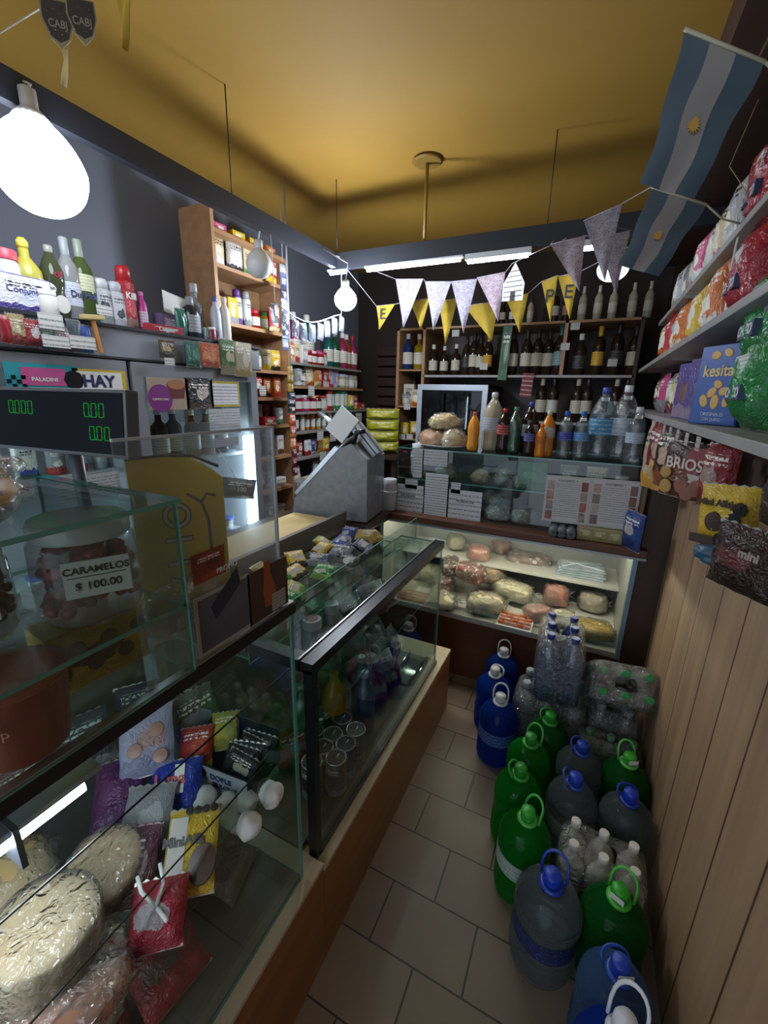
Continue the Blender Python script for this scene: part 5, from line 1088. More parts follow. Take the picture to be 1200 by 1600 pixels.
hb(.85, 1.305, .12, .115, printed('2c1814', '241410', '5c2c2c', 1, lines=False), 1, 'dark brown bag lowest at the right edge', yaw=R(34), d=.04, lettering=[('mini', .02, .02, .075, '9c8c84')], X=.262)
hb(.84, 1.425, .13, .12, printed('2c1a16', '38221c', '503028', 2, lines=False), 2, 'dark brown bag at the right edge over the lowest one', yaw=R(16), X=.30)
o = hb(.99, 1.232, .06, .04, plain('24506c', .4), 1, 'small blue corner of packet below the small cake bag', X=.25)
for i, (y, c1, c2, l) in enumerate([(1.60, '3c241c', '8c4c2c', 'dark brown bag hanging behind the large biscuit bag'), (1.72, '8c3c34', 'c8a060', 'reddish bag with tan patch third from shelf end'), (1.82, '6c2c34', 'c8b8b0', 'dark red bag with pale print second from shelf end'), (1.92, 'c8b49c', 'd8a040', 'cream and yellow bag at the far shelf end')]):
    hb(y, 1.43, .13, .2 if i < 3 else .26, printed(c1, c2, 'b89c88', i), i, l, yaw=R(24), X=.24)
for i in range(5):
    y = 1.05 + i * .12; card('price_label', (.199, y, 1.405), RW, .035, .028, paper('a8a4a0', '30303c', 2, .45), f'small grey price label under the right shelf edge, {ORD[i]} from the near end', 'price label', 'price labels under the right shelf')
o = bag((.16, 1.90, .985), RW, .12, .03, .16, printed('243c7c', '1c3068', 'b0a8a0', 1), 2, rot=(0, 0, R(-60))); tag(o, 'dark blue packet at the right end of the back counter', 'packet')
o.location = (.215, 1.94, .902)
# ================================================================== flags
def flag(tl, tr, br, bl, label):
    o = empty('flag', tl); tag(o, label, 'flag', 'light blue and white flags'); n, m_ = 18, 24
    cols = [thin('626f78', .3), thin('a09a96', .3), thin('56646c', .3)]; lab = ['blue_stripe', 'white_stripe', 'blue_stripe']
    for s in range(3):
        mb = MB(); vs = []; k = n // 3
        for sd in (0, 1):
            for j in range(m_ + 1):
                for i in range(k + 1):
                    u, v = (s * k + i) / n, j / m_; p = (tl * (1 - u) + tr * u) * (1 - v) + (bl * (1 - u) + br * u) * v
                    q = p - tl; wv = .006 * math.sin(u * 9 + v * 4) * v + .004 * math.sin(v * 11)
                    vs.append((q.x + wv * .5, q.y + wv + sd * .0012, q.z))
        N = (m_ + 1) * (k + 1); fs = []
        for j in range(m_):
            for i in range(k):
                a = j * (k + 1) + i; fs += [(a, a + 1, a + k + 2, a + k + 1), (a + N, a + k + 1 + N, a + k + 2 + N, a + 1 + N)]
        mb.add(vs, fs, 0, True); mb.build(lab[s], cols[s], o)
    c = ((tl + tr) * .5 * .5 + (bl + br) * .5 * .5) - tl; m = MB(); sz = (tr - tl).length * .06
    pts = []
    for i in range(32):
        r_ = sz * (1.0 if i % 2 else 1.6); pts.append((r_ * math.cos(i * math.pi / 16), r_ * math.sin(i * math.pi / 16)))
    ux = (tr - tl).normalized(); uz = ((tl - bl)).normalized(); nn = ux.cross(uz)
    m.add([c + ux * a + uz * b - nn * (-.004) for a, b in pts] + [c + ux * a + uz * b - nn * .010 for a, b in pts], [tuple(range(32)), tuple(range(63, 31, -1))] + [(i, (i + 1) % 32, 32 + (i + 1) % 32, 32 + i) for i in range(32)])
    m.build('sun_emblem', plain('b08434', .7), o)
    MB().tube([(0, 0, 0), (tr - tl)], .003, 6).build('hem_rod', plain('b0a890', .6), o)
    return o
Y1 = .92
flag(at(1070, 45, Y=Y1), at(1195, 97, Y=Y1), at(1085, 312, Y=Y1 + .05), at(1003, 289, Y=Y1 + .05), 'larger nearer light blue and white flag with sun at the top right')
flag(at(1018, 292, Y=1.3), at(1104, 320, Y=1.3), at(1030, 432, Y=1.34), at(968, 415, Y=1.34), 'smaller farther light blue and white flag with sun below the larger one')
o = MB().tube([at(1195, 97, Y=.92), Vector((.24, 1.0, 1.95)), Vector((.36, 1.05, 1.98))], .0022, 6).build('flag_string', plain('a8a088', .6)); tag(o, 'thin string tying the larger flag to the right wall', 'string')
o = MB().tube([at(1104, 320, Y=1.3), at(1128, 342, Y=1.3), Vector((.30, 1.35, 1.876))], .002, 6).build('flag_string', plain('a8a088', .6)); tag(o, 'thin string tying the smaller flag to the right wall shelf', 'string')
o = MB().tube([Vector((.30, 1.5, 2.40)), at(1140, 260, Y=1.45), Vector((.31, 1.36, 1.876))], .0012, 6).build('hanging_string', plain('8c7860', .6)); tag(o, 'thin brown string hanging behind the flags at the right wall', 'string')
# ================================================================== pennant bunting at the back
PST = {}
def pennant(px0, py0, px1, py1, ptx, pty, Y, c1, label, c2=None, ch=None, mat=None, kindkey='x'):
    a, b, t = at(px0, py0, Y=Y), at(px1, py1, Y=Y), at(ptx, pty, Y=Y); o = empty('pennant', a); tag(o, label, 'pennant', 'pennants strung along the back')
    PST.setdefault(kindkey, []).extend([a.copy(), b.copy()])
    B_, T_ = b - a, t - a; mb = MB(); n = 7; vs = []
    for sd in (0, 1):
        for j in range(n + 1):
            for i in range(n + 1):
                u, v = i / n, j / n; p = B_ * u * (1 - v) + T_ * v
                vs.append((p.x, .006 * math.sin(u * 5 + v * 3) + sd * .001, p.z))
    N = (n + 1) ** 2; fs = []
    for j in range(n):
        for i in range(n):
            q = j * (n + 1) + i; fs += [(q, q + 1, q + n + 2, q + n + 1), (q + N, q + n + 1 + N, q + n + 2 + N, q + 1 + N)]
    mb.add(vs, fs, 0, True).build('cloth', mat or plain(c1, .8), o)
    if c2:
        m = MB(); q = [B_ * .28 + T_ * .25, B_ * .62 + T_ * .25, B_ * .45 + T_ * .5]
        q = [Vector((0, 0, 0)) + B_ * .35 + T_ * .06, B_ * .75 + T_ * .06, B_ * .38 + T_ * .42, B_ * .16 + T_ * .42]
        m.add([Vector((v.x, -.009, v.z)) for v in q] + [Vector((v.x, -.0075, v.z)) for v in q], [(0, 3, 2, 1), (4, 5, 6, 7), (0, 1, 5, 4), (1, 2, 6, 5), (2, 3, 7, 6), (3, 0, 4, 7)]).build('printed_patch', plain(c2, .8), o)
    if ch: text(ch, .085, o, (B_.x * .5 + (T_.x - B_.x * .5) * .35, -.012, T_.z * .38), mat=plain('2c2824', .6), bold=.001)
    return o
LILP = noisy('8c8894', 'a8a4ac', 60, .8, '74607c'); LILP2 = noisy('96828c', 'b0a4ac', 50, .8, '84606c')
YE = 'a88c28'
for i, (a, b, t, Yp, kind, l) in enumerate([
 ((588, 478), (618, 475), (592, 515), 2.5, 'ye', 'yellow pennant leftmost of the bunting with letter'),
 ((618, 436), (662, 436), (630, 512), 2.45, 'li', 'lilac printed pennant leftmost above left cubbies'),
 ((640, 470), (672, 466), (657, 514), 2.55, 'y', 'yellow pennant between the two left lilac ones'),
 ((664, 440), (706, 440), (677, 516), 2.44, 'li', 'lilac printed pennant second from left'),
 ((685, 470), (716, 466), (696, 538), 2.55, 'y', 'yellow pennant between second and third lilac ones'),
 ((705, 440), (746, 436), (724, 520), 2.43, 'li', 'lilac printed pennant third from left'),
 ((725, 478), (780, 470), (768, 532), 2.55, 'y', 'wide yellow pennant below the third lilac one'),
 ((745, 434), (790, 425), (778, 502), 2.42, 'pi', 'pinkish printed pennant left of the house shaped one'),
 ((792, 470), (826, 458), (812, 520), 2.55, 'y', 'yellow pennant just right of the house shaped one'),
 ((846, 440), (872, 430), (860, 505), 2.45, 'yP', 'yellow pennant bearing the letter P'),
 ((872, 432), (905, 425), (890, 500), 2.42, 'yE', 'yellow pennant bearing the letter E'),
 ((860, 382), (915, 368), (905, 455), 2.0, 'pi', 'pinkish pennant under the short right tube lamp'),
 ((912, 345), (972, 318), (945, 440), 1.8, 'li', 'largest nearest lilac pennant left of the flags'),
 ((934, 372), (985, 360), (962, 460), 2.0, 'li', 'pale pennant partly behind the white round lamp')]):
    if kind[0] == 'y': pennant(*a, *b, *t, Yp, YE, l, None, None if len(kind) < 2 else {'e': 'E', 'P': 'P', 'E': 'E'}[kind[1]], mat=noisy('a88c24', 'b89c34', 25, .8), kindkey='y')
    else: pennant(*a, *b, *t, Yp, 'ffffff', l, mat=LILP if kind == 'li' else LILP2, kindkey='l' if i < 11 else 'n')
# house-shaped white pennant
p = at(800, 470, Y=2.35); o = empty('pennant', p); tag(o, 'bright white house shaped pennant with dark drawn lines', 'pennant', 'pennants strung along the back')
h_ = at(800, 410, Y=2.35).z - p.z
MB().prism([(-.05, 0), (.05, 0), (.052, h_ * .45), (0, h_), (-.05, h_ * .45)], -.001, .001).build('cloth', plain('dcdce4', .6), o)
m = MB(); m.box(-.012, -.0025, .0, .012, -.001, h_ * .25)
for k in range(6): m.tube([(-.045 + .006 * max(0, k - 2), -.002, h_ * (.1 + .13 * k)), (.045 - .006 * max(0, k - 2), -.002, h_ * (.13 + .13 * k))], .0018, 5)
m.build('drawn_lines', INK, o)
for kk, l in (('y', 'string carrying the yellow pennants across the back'), ('l', 'string carrying the left lilac pennants across the back'), ('n', 'string carrying the nearer pennants toward the flags')):
    pts = PST[kk]
    if kk == 'y': pts = [Vector((-1.33, 2.13, 2.2))] + pts + [Vector((.17, 2.128, 2.15))]
    if kk == 'l': pts = [Vector((-1.33, 2.10, 2.2))] + pts + [at(800, 412, Y=2.35), at(835, 395, Y=2.15), Vector((-.2, 2.128, 2.15))]
    if kk == 'n': pts = [Vector((-.25, 2.128, 2.15))] + pts[0:2] + pts[4:6] + pts[2:4] + [at(1018, 292, Y=1.3)]
    o = MB().tube(pts, .0016, 6).build('bunting_string', plain('a8a8b0', .6)); tag(o, l, 'string', 'bunting strings')
# club shield and yellow pennants at the upper left
for i, (px, py0, py1, w_, l) in enumerate([(97, -8, 78, .062, 'left dark shield pennant at the upper left'), (134, -8, 72, .055, 'right dark shield pennant at the upper left')]):
    Yq = .75; a, b = at(px, py0, Y=Yq), at(px, py1, Y=Yq); H = a.z - b.z; o = empty('shield_pennant', b, R(42)); tag(o, l, 'pennant', 'club shields at upper left')
    MB().prism([(-w_ / 2, H), (w_ / 2, H), (w_ * .52, H * .6), (w_ * .32, H * .22), (0, 0), (-w_ * .32, H * .22), (-w_ * .52, H * .6)], -.001, .001).build('border', plain('8c8468', .7), o)
    MB().prism([(-w_ * .44, H * .97), (w_ * .44, H * .97), (w_ * .46, H * .6), (w_ * .27, H * .24), (0, .012), (-w_ * .27, H * .24), (-w_ * .46, H * .6)], -.0018, -.001).build('shield', plain('3c3430', .7), o)
    text('CABJ', .02, o, (0, -.0024, H * .5), mat=plain('8c8478', .6), bold=.0003, sx=.85)
    m = MB()
    for k in range(8): m.lathe([(0, 0), (.0022, 0), (0, .001)], 5, (-w_ * .3 + (k % 4) * w_ * .2, -.002, H * (.72 if k < 4 else .3) + (k % 2) * .006))
    m.build('printed_stars', plain('8c8478', .6), o)['kind'] = 'stuff'
for i, (a, b, t, l) in enumerate([((180, -6), (208, -6), (195, 78), 'bright yellow pennant at the top left of the ceiling'), ((95, 75), (112, 75), (99, 135), 'faint narrow yellow pennant below the left shield')]):
    pennant(*a, *b, *t, .75, 'ac8c24' if i == 0 else '8c7c4c', l)
o = MB().tube([at(0, 52, Y=.75), at(90, -3, Y=.75), at(210, -10, Y=.75)], .0015, 6).build('bunting_string', plain('b0b0a8', .6)); tag(o, 'string of the upper left shield pennants', 'string')
# ================================================================== water jugs on the floor
JP = [(.03, .012), (.075, 0), (.09, .008), (.094, .03), (.094, .045), (.089, .052), (.094, .06), (.094, .072), (.089, .079), (.094, .087), (.094, .10), (.091, .106), (.091, .168), (.094, .174), (.094, .186), (.089, .193), (.094, .201), (.092, .215), (.08, .238), (.055, .26), (.028, .272), (.022, .278), (.021, .29)]
LQ = {'blue': liquid('4a7ce8', '1c48b0', .4), 'green': liquid('4cd860', '1c9c30', .4), 'clear': liquid('e4ecee', 'a8b4bc', .14), 'lblue': liquid('b0ccf0', '6c94cc', .3), 'dgreen': liquid('58c068', '248438', .35)}
def jug(x, y, col, cap, hand, label, hrot=0., lab=None, hup=1., tagp=False, sc=.83, zs=1.):
    o = empty('water_jug', (x, y, .001), hrot); o.scale = (sc, sc, zs); tag(o, label, 'water jug', 'water jugs on the floor')
    cput('bottle_body', 'jug', lambda: MB().lathe(JP, 32, mf=lambda r, z, a: r * (1 + .012 * math.cos(4 * a) if z < .22 else 1)), LQ[col], o)
    cput('cap', 'jcap', lambda: MB().lathe([(.024, .282), (.0255, .284), (.0255, .306), (.022, .311), (0, .312)], 22, mf=lambda r, z, a: r * (1 + .02 * math.cos(18 * a))), plain(cap, .4), o)
    def hnd():
        m = MB(); pts = []
        for i in range(13):
            t = i / 12; a = math.pi * t; x = -.036 * math.cos(a); zz = .275 + .062 * math.sin(a) ** .6 * hup
            pts.append((x * (1.0 + .2 * math.sin(a)), .018 + .028 * math.sin(a), zz))
        return m.tube(pts, .0042, 8).lathe([(.026, .270), (.035, .271), (.036, .277), (.026, .279)], 22)
    cput('handle', ('jh', hup), hnd, plain(hand, .35), o)
    if lab: cput('paper_label', 'jlab', lambda: MB().lathe([(.0925, .108), (.0925, .166)], 32, cap=False), paper(*lab), o)
    if tagp: cput('price_tag', 'jtag', lambda: MB().box(-.02, -.0275, .287, .02, -.0262, .303), WHITE, o)
    return o
jug(-.235, 1.90, 'blue', 'b4b4b4', 'b8b8b8', 'dark blue jug rearmost of three with white handles by the aisle', .1)
jug(-.242, 1.725, 'blue', 'b8b8b8', 'bcbcbc', 'dark blue jug middle of three with white handles', -.3, hup=.45)
jug(-.185, 1.555, 'blue', 'c4c4c4', 'c8c8c8', 'dark blue jug nearest of three with white handles', .15, lab=('2c4c8c', '8ca0c4', 3, .5))
jug(.012, 1.535, 'dgreen', '2c9a2c', '3ca03c', 'green jug rearmost in the row along the aisle', .6, hup=.5)
jug(-.042, 1.385, 'green', '2c8c2c', '48a848', 'second green jug from rear along the aisle', -.5)
jug(-.055, 1.228, 'green', '248424', '38a038', 'third green jug from rear along the aisle', 1.3, hup=.4)
jug(-.012, 1.078, 'green', '30a030', '50b050', 'nearest green jug of the aisle row with white label', -.7, lab=('a4b4ac', '2c5c3c', 3, .5))
jug(.280, 1.453, 'dgreen', '3ca430', '60b850', 'green jug with tagged cap by the wall behind blue capped one', .5, tagp=True)
jug(.228, .965, 'dgreen', '2c9c28', '44b038', 'green jug with price tag near the wall below white bottles', -.4, tagp=True)
jug(.130, 1.432, 'clear', '1c38a0', '20409c', 'clear jug with blue cap in the middle, rearmost', 1.0, hup=.5)
jug(.113, 1.276, 'clear', '1c3cb0', '2048a0', 'clear jug with blue cap in the middle, behind white bottles', 1.4, hup=.5, lab=('8c949c', '3c444c', 3, .5))
jug(.272, 1.290, 'clear', '1838b0', '18349c', 'clear jug with blue cap standing against the wall', .3, hup=.4)
jug(.070, .925, 'clear', '143aac', '1838a0', 'large clear jug with navy label alone at the aisle edge', -.2, lab=('1c2450', '5c6890', 3, .55), sc=.9)
jug(.222, .803, 'lblue', '1c40b0', '2c50b0', 'pale blue jug with tagged blue cap near bottom right', .4, hup=.3, tagp=True)
jug(.205, .640, 'blue', 'c4c8d0', 'c8c8cc', 'dark blue jug with white cap at the bottom edge', -.3, hup=1, zs=1.35)
# shrink wrapped packs of bottles
def pack(loc, nx, ny, pitch, body, cap, label, kind='soda', sc=1., rz=0, rot=None, group='shrink wrapped bottle packs', filmm=None, h=.30, capm=None):
    o = empty('bottle_pack', loc, rz); tag(o, label, 'bottle pack', group)
    if rot: o.rotation_euler = rot
    for i in range(nx):
        for j in range(ny):
            b = cput('bottle', ('b', kind), lambda: MB().lathe(BP[kind], 20), body, o, ((i - (nx - 1) / 2) * pitch, (j - (ny - 1) / 2) * pitch, 0)); b.scale = (sc,) * 3
            r, z0, z1 = CAPR[kind]
            cput('cap', ('bc', kind), lambda: MB().lathe([(r * .9, z0 - .002), (r, z0), (r, z1 - .003), (r * .85, z1)], 16), cap, b)
    W_, L_ = nx * pitch / 2 + .004, ny * pitch / 2 + .004
    def film():
        m = MB(); vs = []; prof = [(.5, .0), (1.0, .004), (1.01, h * .3), (1.0, h * .7), (.94, h * .84), (.72, h * .93), (.3, h * .9)]
        n = 28
        for q, z in prof:
            for k in range(n):
                a = 2 * math.pi * k / n; c, s = math.cos(a), math.sin(a); e = .35
                x = W_ * (abs(c) ** e) * (1 if c > 0 else -1) * q; y = L_ * (abs(s) ** e) * (1 if s > 0 else -1) * q
                vs.append((x, y, z + .012 * nz((x * 20, y * 20, z * 10), 1.0, 3) * (1 if z > .01 else 0)))
        fs = [(i * n + k, i * n + (k + 1) % n, (i + 1) * n + (k + 1) % n, (i + 1) * n + k) for i in range(len(prof) - 1) for k in range(n)]
        return m.add(vs, fs, 0, True)
    cput('shrink_film', ('sf', nx, ny, pitch, h), film, filmm or FILM, o)
    return o
WB = clear('b8c4cc', 1.6, .05, .3, .12); MILK = clear('ccc8bc', 1.2, .08, .2, .8); BLU = clear('5c88c4', 1.6, .05, .3, .25); DBL = clear('2c64b0', 1.5, .05, .2, .35)
# support crates/packs under the elevated ones
c = at(862, 1072, Z=.31)
pack((.0, 1.742, .001), 3, 2, .098, WB, plain('8c9498', .4), 'clear bottle pack on the floor under the blue bottle pack', sc=1.05)
pack((.01, 1.715, .317), 2, 3, .088, DBL, plain('1c2c7c', .4), 'blue water bottle pack standing on top near the lit case', kind='soda', sc=.98, rz=R(4), h=.30)
pack((.246, 1.765, .001), 2, 2, .098, WB, plain('8c9494', .4), 'clear bottle pack on the floor by the wall under green capped pack', sc=1.0)
pack((.225, 1.79, .335), 3, 2, .078, clear('c4c8c4', 1.6, .05, .3, .3), plain('2c8c4c', .4), 'pale bottle pack with green caps lying on top by the wall', kind='water', sc=.85, rot=(R(52), 0, R(8)), h=.25)
pack((.235, 1.60, .001), 3, 1, .075, clear('7ca888', 1.6, .05, .3, .35), plain('5c8c6c', .4), 'pale green bottle pack standing behind blue capped jugs', kind='water', sc=.9, h=.25)
pack((.202, 1.125, .001), 3, 2, .078, MILK, plain('d8d4cc', .4), 'pack of six whitish bottles with white caps on the floor', kind='soda', sc=.84, rz=R(-2), h=.24)
# ================================================================== contents of the near glass counter
AG = 'goods inside the near glass counter'
ZS = .697
def inA(px, py, z=ZS): return at(px, py, Z=z)
CHA, CHB, CHC = noisy('d4b080', 'e4c8a0', 8, .45), noisy('ccaa7c', 'dcbe94', 9, .45), noisy('c09c70', 'd0b088', 9, .5)
def filmed(name, prof, m, loc, rot, label, key, mf=None):
    o = MB().lathe(prof, 48, mf=mf).build(name, m, None, loc, rot); tag(o, label, 'cheese', AG)
    def fw():
        vs = [(r * 1.05 + .001, z * 1.03 + .0005) for r, z in prof]
        mb = MB().lathe(vs, 56, mf=lambda r, z, a: r * (1 + .05 * (.5 - abs(nz((math.cos(a) * 3, math.sin(a) * 3, z * 40), 1.3, key)) * 2.5)))
        return mb
    cput('plastic_wrap', ('fw', key), fw, FILM, o); return o
def drum(r, h): return [(r * .8, 0), (r * .97, .004), (r, .012)] + [(r, h * t) for t in (.3, .5, .7)] + [(r * .99, h - .01), (r * .93, h - .002), (r * .6, h), (.001, h + .001)]
filmed('round_cheese', [(.06, 0), (.094, .003), (.098, .012), (.090, .022), (.078, .030), (.05, .036), (.001, .038)], CHA, (-.548, .138, ZS), (R(5), 0, 0), 'pale crimped round cheese in clear film lower left of counter', 1, lambda r, z, a: r * (1 + (.045 * math.cos(26 * a) if r > .085 else 0)))
filmed('round_cheese', drum(.062, .085), CHB, (-.570, .155, ZS + .042), (R(-4), R(6), 0), 'tall cream cheese drum in film stacked on the crimped cheese', 2)
filmed('round_cheese', drum(.055, .07), CHC, (-.625, .275, ZS), (R(14), R(10), 0), 'ridged tan cheese in film behind the cream drum', 3, lambda r, z, a: r * (1 + .05 * abs(math.cos(12 * a))))
o = wrapped('bread_bag', (-.74, .17, ZS), (.07, .08, .06), noisy('b8945c', 'ccaa74', 9, .5), 73, 'bagged rolls at the far left rear inside near counter', 'bread', AG, .5)
o = wrapped('cured_meat', (-.60, .115, .951), (.045, .05, .04), noisy('5c3c30', '8c6450', 22, .6, 'a88474'), 74, 'dark crusted cured meat beside the lit tube in near counter', 'meat', AG, .3, film=False, amp=.3, fr=4)
o = wrapped('whole_ham', (-.515, .10, ZS), (.05, .12, .04), noisy('b07c64', 'c49078', 6, .4), 75, 'long pink ham at the lower left behind counter front glass', 'ham', AG, -.3, amp=.05)
o = wrapped('ham_piece', (-.515, .18, ZS - .0), (.035, .05, .03), noisy('9c6c58', 'b48068', 6, .4), 76, 'small pink ham piece right of the long pink ham', 'ham', AG, -.1, amp=.05)
def lay(px, py, w_, h_, d, mat, seed, label, yaw=60, pitch=-72, cat='packet', z=ZS + .012, **k):
    p = inA(px, py, z); o = bag((p.x, p.y, z), 0, w_, d, h_, mat, seed, 'snack_bag', rot=(R(pitch), 0, R(yaw)), **k); return tag(o, label, cat, AG)
o = lay(272, 1270, .095, .09, .04, printed('1c38a8', '1c34a0', '2444b4', 1, lines=False), 1, 'shiny blue packet with red script lettering inside near counter', 40, -50, lettering=[('Lupa', .03, -.008, .055, 'c83c3c')])
MB().box(.0, -.0235, .03, .018, -.0222, .08).build('white_tag', WHITE, o)
o = lay(290, 1405, .085, .125, .022, printed('c8a428', 'c4a024', 'd0ac30', 1, lines=False), 2, 'yellow mini cake packet with brown cake picture inside near counter', 38, -62, lettering=[('MiniAlfa', .02, -.012, .075, '2c2420')])
MB().lathe([(0, 0), (.022, 0), (.021, .003), (0, .004)], 20, sy=1.3).build('printed_cake', plain('4c3a30', .4), o, (.022, -.0125, .04), (math.pi / 2, 0, 0))
MB().box(-.036, -.0135, .02, -.008, -.0125, .11).build('white_patch', plain('c4c0b8', .5), o)
for i in range(4): MB().lathe([(0, 0), (.0066, 0), (.0066, .001), (0, .0012)], 8).build('black_octagon', BLACK, o, (.034, -.0128, .118 - i * .0), (math.pi / 2, 0, 0)).location.x = .034 - i * .014
o = lay(215, 1352, .085, .12, .025, printed('8c8c90', '5c5c64', 'a8a8ac', 2, lines=False), 3, 'grey packet with dark red banner left of yellow packet', 36, -60, lettering=[('VAINILLA', .016, 0, .05, 'a0505c')])
o = lay(190, 1425, .08, .11, .03, printed('5c3038', '4c2830', '8c7c80', 0, lines=False), 0, 'dark red film packet in front of the grey packet', 36, -60)
MB().box(-.03, -.0175, .05, .02, -.0165, .09).build('white_script_panel', paper('4c3038', 'dcd4d4', 3, .4), o)
o = lay(240, 1490, .08, .085, .04, printed('9c2434', '8c2030', 'a49ca0', 3, lines=False), 1, 'red and clear film packet with white knot low in counter', 40, -60)
MB().tube([(0, -.02, .05), (.01, -.035, .075), (.0, -.03, .1)], .003, 6).tube([(0, -.02, .05), (-.02, -.035, .07), (-.03, -.03, .09)], .003, 6).tube([(0, -.02, .05), (.02, -.03, .03)], .003, 6).build('white_tie', WHITE, o)
o = lay(110, 1260, .09, .13, .03, printed('5c2c5c', '4c2450', '6c3c6c', 1, lines=False), 2, 'purple film packet running across behind blue packet', 50, -66, z=ZS + .03)
o.location = (-.68, .32, ZS + .02)
o = lay(230, 1170, .1, .13, .03, printed('a8a8c4', '8c8cac', 'b89494', 0, lines=False), 3, 'pale blue white packet with pink biscuits under the top rail', 50, -45)
o.location = (-.70, .40, ZS + .06)
for i, (x, z) in enumerate([(-.02, .05), (.02, .08), (.025, .03)]): MB().lathe([(0, 0), (.014, 0), (.013, .003), (0, .004)], 16).build('printed_biscuit', plain('b08474', .4), o, (x, -.0165, z), (math.pi / 2, 0, 0))
o = lay(330, 1150, .07, .09, .03, printed('b03024', 'c8b428', 'c84c30', 2), 1, 'red and yellow packet behind the open dark carton', 40, -55); o.location = (-.65, .465, ZS + .03)
o = lay(360, 1120, .06, .08, .03, printed('a8a030', '8c8c28', 'b8b040', 3), 2, 'yellow green packet behind the open dark carton', 40, -55); o.location = (-.63, .53, ZS + .04)
# open dark box with silvery packets
OB = empty('open_carton', (-.598, .532, ZS), R(6)); tag(OB, 'open dark carton with white front holding foil packets inside near counter', 'carton')
w_, l_, h_ = .145, .115, .055
MB().box(-w_ / 2, -l_ / 2, 0, w_ / 2, l_ / 2, .003).box(-w_ / 2, -l_ / 2, 0, -w_ / 2 + .003, l_ / 2, h_).box(w_ / 2 - .003, -l_ / 2, 0, w_ / 2, l_ / 2, h_).box(-w_ / 2, l_ / 2 - .003, 0, w_ / 2, l_ / 2, h_ + .03).box(-w_ / 2, -l_ / 2, 0, w_ / 2, -l_ / 2 + .003, h_).build('carton_body', plain('141822', .45), OB)
f_ = MB().box(-w_ / 2, -l_ / 2 - .0015, 0, w_ / 2, -l_ / 2 - .0002, h_).build('white_front', plain('9ca4ac', .5), OB)
text('DOBLE', .017, f_, (.008, -l_ / 2 - .0022, .036), mat=plain('24345c', .5), bold=.0006); text('DULCE', .014, f_, (.008, -l_ / 2 - .0022, .018), mat=plain('24345c', .5), bold=.0006)
MB().lathe([(0, 0), (.009, 0), (.009, .001), (0, .0012)], 8).build('black_octagon', BLACK, f_, (-.036, -l_ / 2 - .002, .04), (math.pi / 2, 0, 0))
for i in range(6):
    o = bag((-.565 - .01 * (i % 2), .495 + .015 * i, ZS + .02), 0, .08, .018, .055, printed('1c1c20', '2c2c30', ['a8a48c', '8c8c90'][i % 2], i % 4), i, 'foil_packet', rot=(R(-35), 0, R(8 + 10 * (i % 3 - 1))))
    tag(o, f'dark foil packet standing in the open carton, {ORD[i]} from the front', 'packet', 'foil packets in the open carton')
# white meringues
for i, (px, py, l) in enumerate([(320, 1268, 'white meringue leftmost before the dark carton'), (356, 1280, 'white meringue second from left before the carton'), (390, 1312, 'white meringue nearest the front glass'), (425, 1262, 'white meringue rightmost beside the dark carton')]):
    p = inA(px, py); o = blob('meringue', (p.x - .012, p.y + .012, ZS), (.024, .024, .024), plain('d8d8d4', .6), 80 + i, None, i * 1.1, amp=.22, fr=1.6, ridges=5 if i % 2 else 0); tag(o, l, 'meringue', 'white meringues')
o = blob('meringue', (-.487 + .0 - .035, .475, ZS), (.025, .02, .02), plain('d0d0cc', .6), 86, None, .5, amp=.2); tag(o, 'white meringue tucked behind the nearest one', 'meringue', 'white meringues')
# lower level
for i, (x, y, c1, c2, l) in enumerate([(-.60, .18, '8c1c24', '7c1820', 'red packet low on the counter floor at left'), (-.56, .32, '8c2028', 'a83038', 'red packet with round seals on the counter floor'), (-.66, .44, '3c2c28', '5c4438', 'brown packet on the counter floor at the right'), (-.60, .53, '6c5c4c', '7c6c5c', 'beige packet on the counter floor beside the end glass'), (-.80, .3, '6c1c24', '4c3c3c', 'dark red packet on the counter floor at the rear')]):
    o = bag((x, y, .375), 0, .13, .05, .12, printed(c1, c2, '5c3c38', i, lines=False), i, 'snack_bag', rot=(R(-60), 0, R(70 + 12 * i))); tag(o, l, 'packet', AG)
for i, (x, y, c1, c2, l) in enumerate([(-.86, .50, '28324c', '4c5c7c', 'dark blue packet at the right rear on counter shelf'), (-.80, .55, '5c6470', '3c444c', 'grey packet at the right rear on counter shelf'), (-.87, .38, '3c4450', '8c9098', 'slate packet at the middle rear on counter shelf'), (-.72, .55, '4c5c50', '6c7c70', 'grey green packet beside the end glass on counter shelf'), (-.85, .26, '7c4c54', 'a89ca0', 'faded pink packet at the rear on counter shelf')]):
    o = bag((x, y, ZS + .008), 0, .11, .04, .12, printed(c1, c2, '8c9098', i), i, 'snack_bag', rot=(R(-25), 0, R(55 + 8 * i))); tag(o, l, 'packet', AG)
for i, (x, y, c1, c2, l) in enumerate([(-.90, .52, '1c2850', '8c98b8', 'navy packet on the upper rear glass shelf near end glass'), (-.86, .44, '2c3c6c', 'b0b4c0', 'blue packet with white stripes on the upper rear glass shelf'), (-.80, .53, '303840', 'a0a4a8', 'dark packet with pale stripes on the upper rear glass shelf'), (-.90, .33, '4c5c54', '8c9490', 'dull green packet on the upper rear glass shelf')]):
    o = bag((x, y, .956), 0, .09, .03, .09, printed(c1, c2, 'a0a4b0', i), i, 'snack_bag', rot=(R(-65), 0, R(60 + 15 * i))); tag(o, l, 'packet', AG)
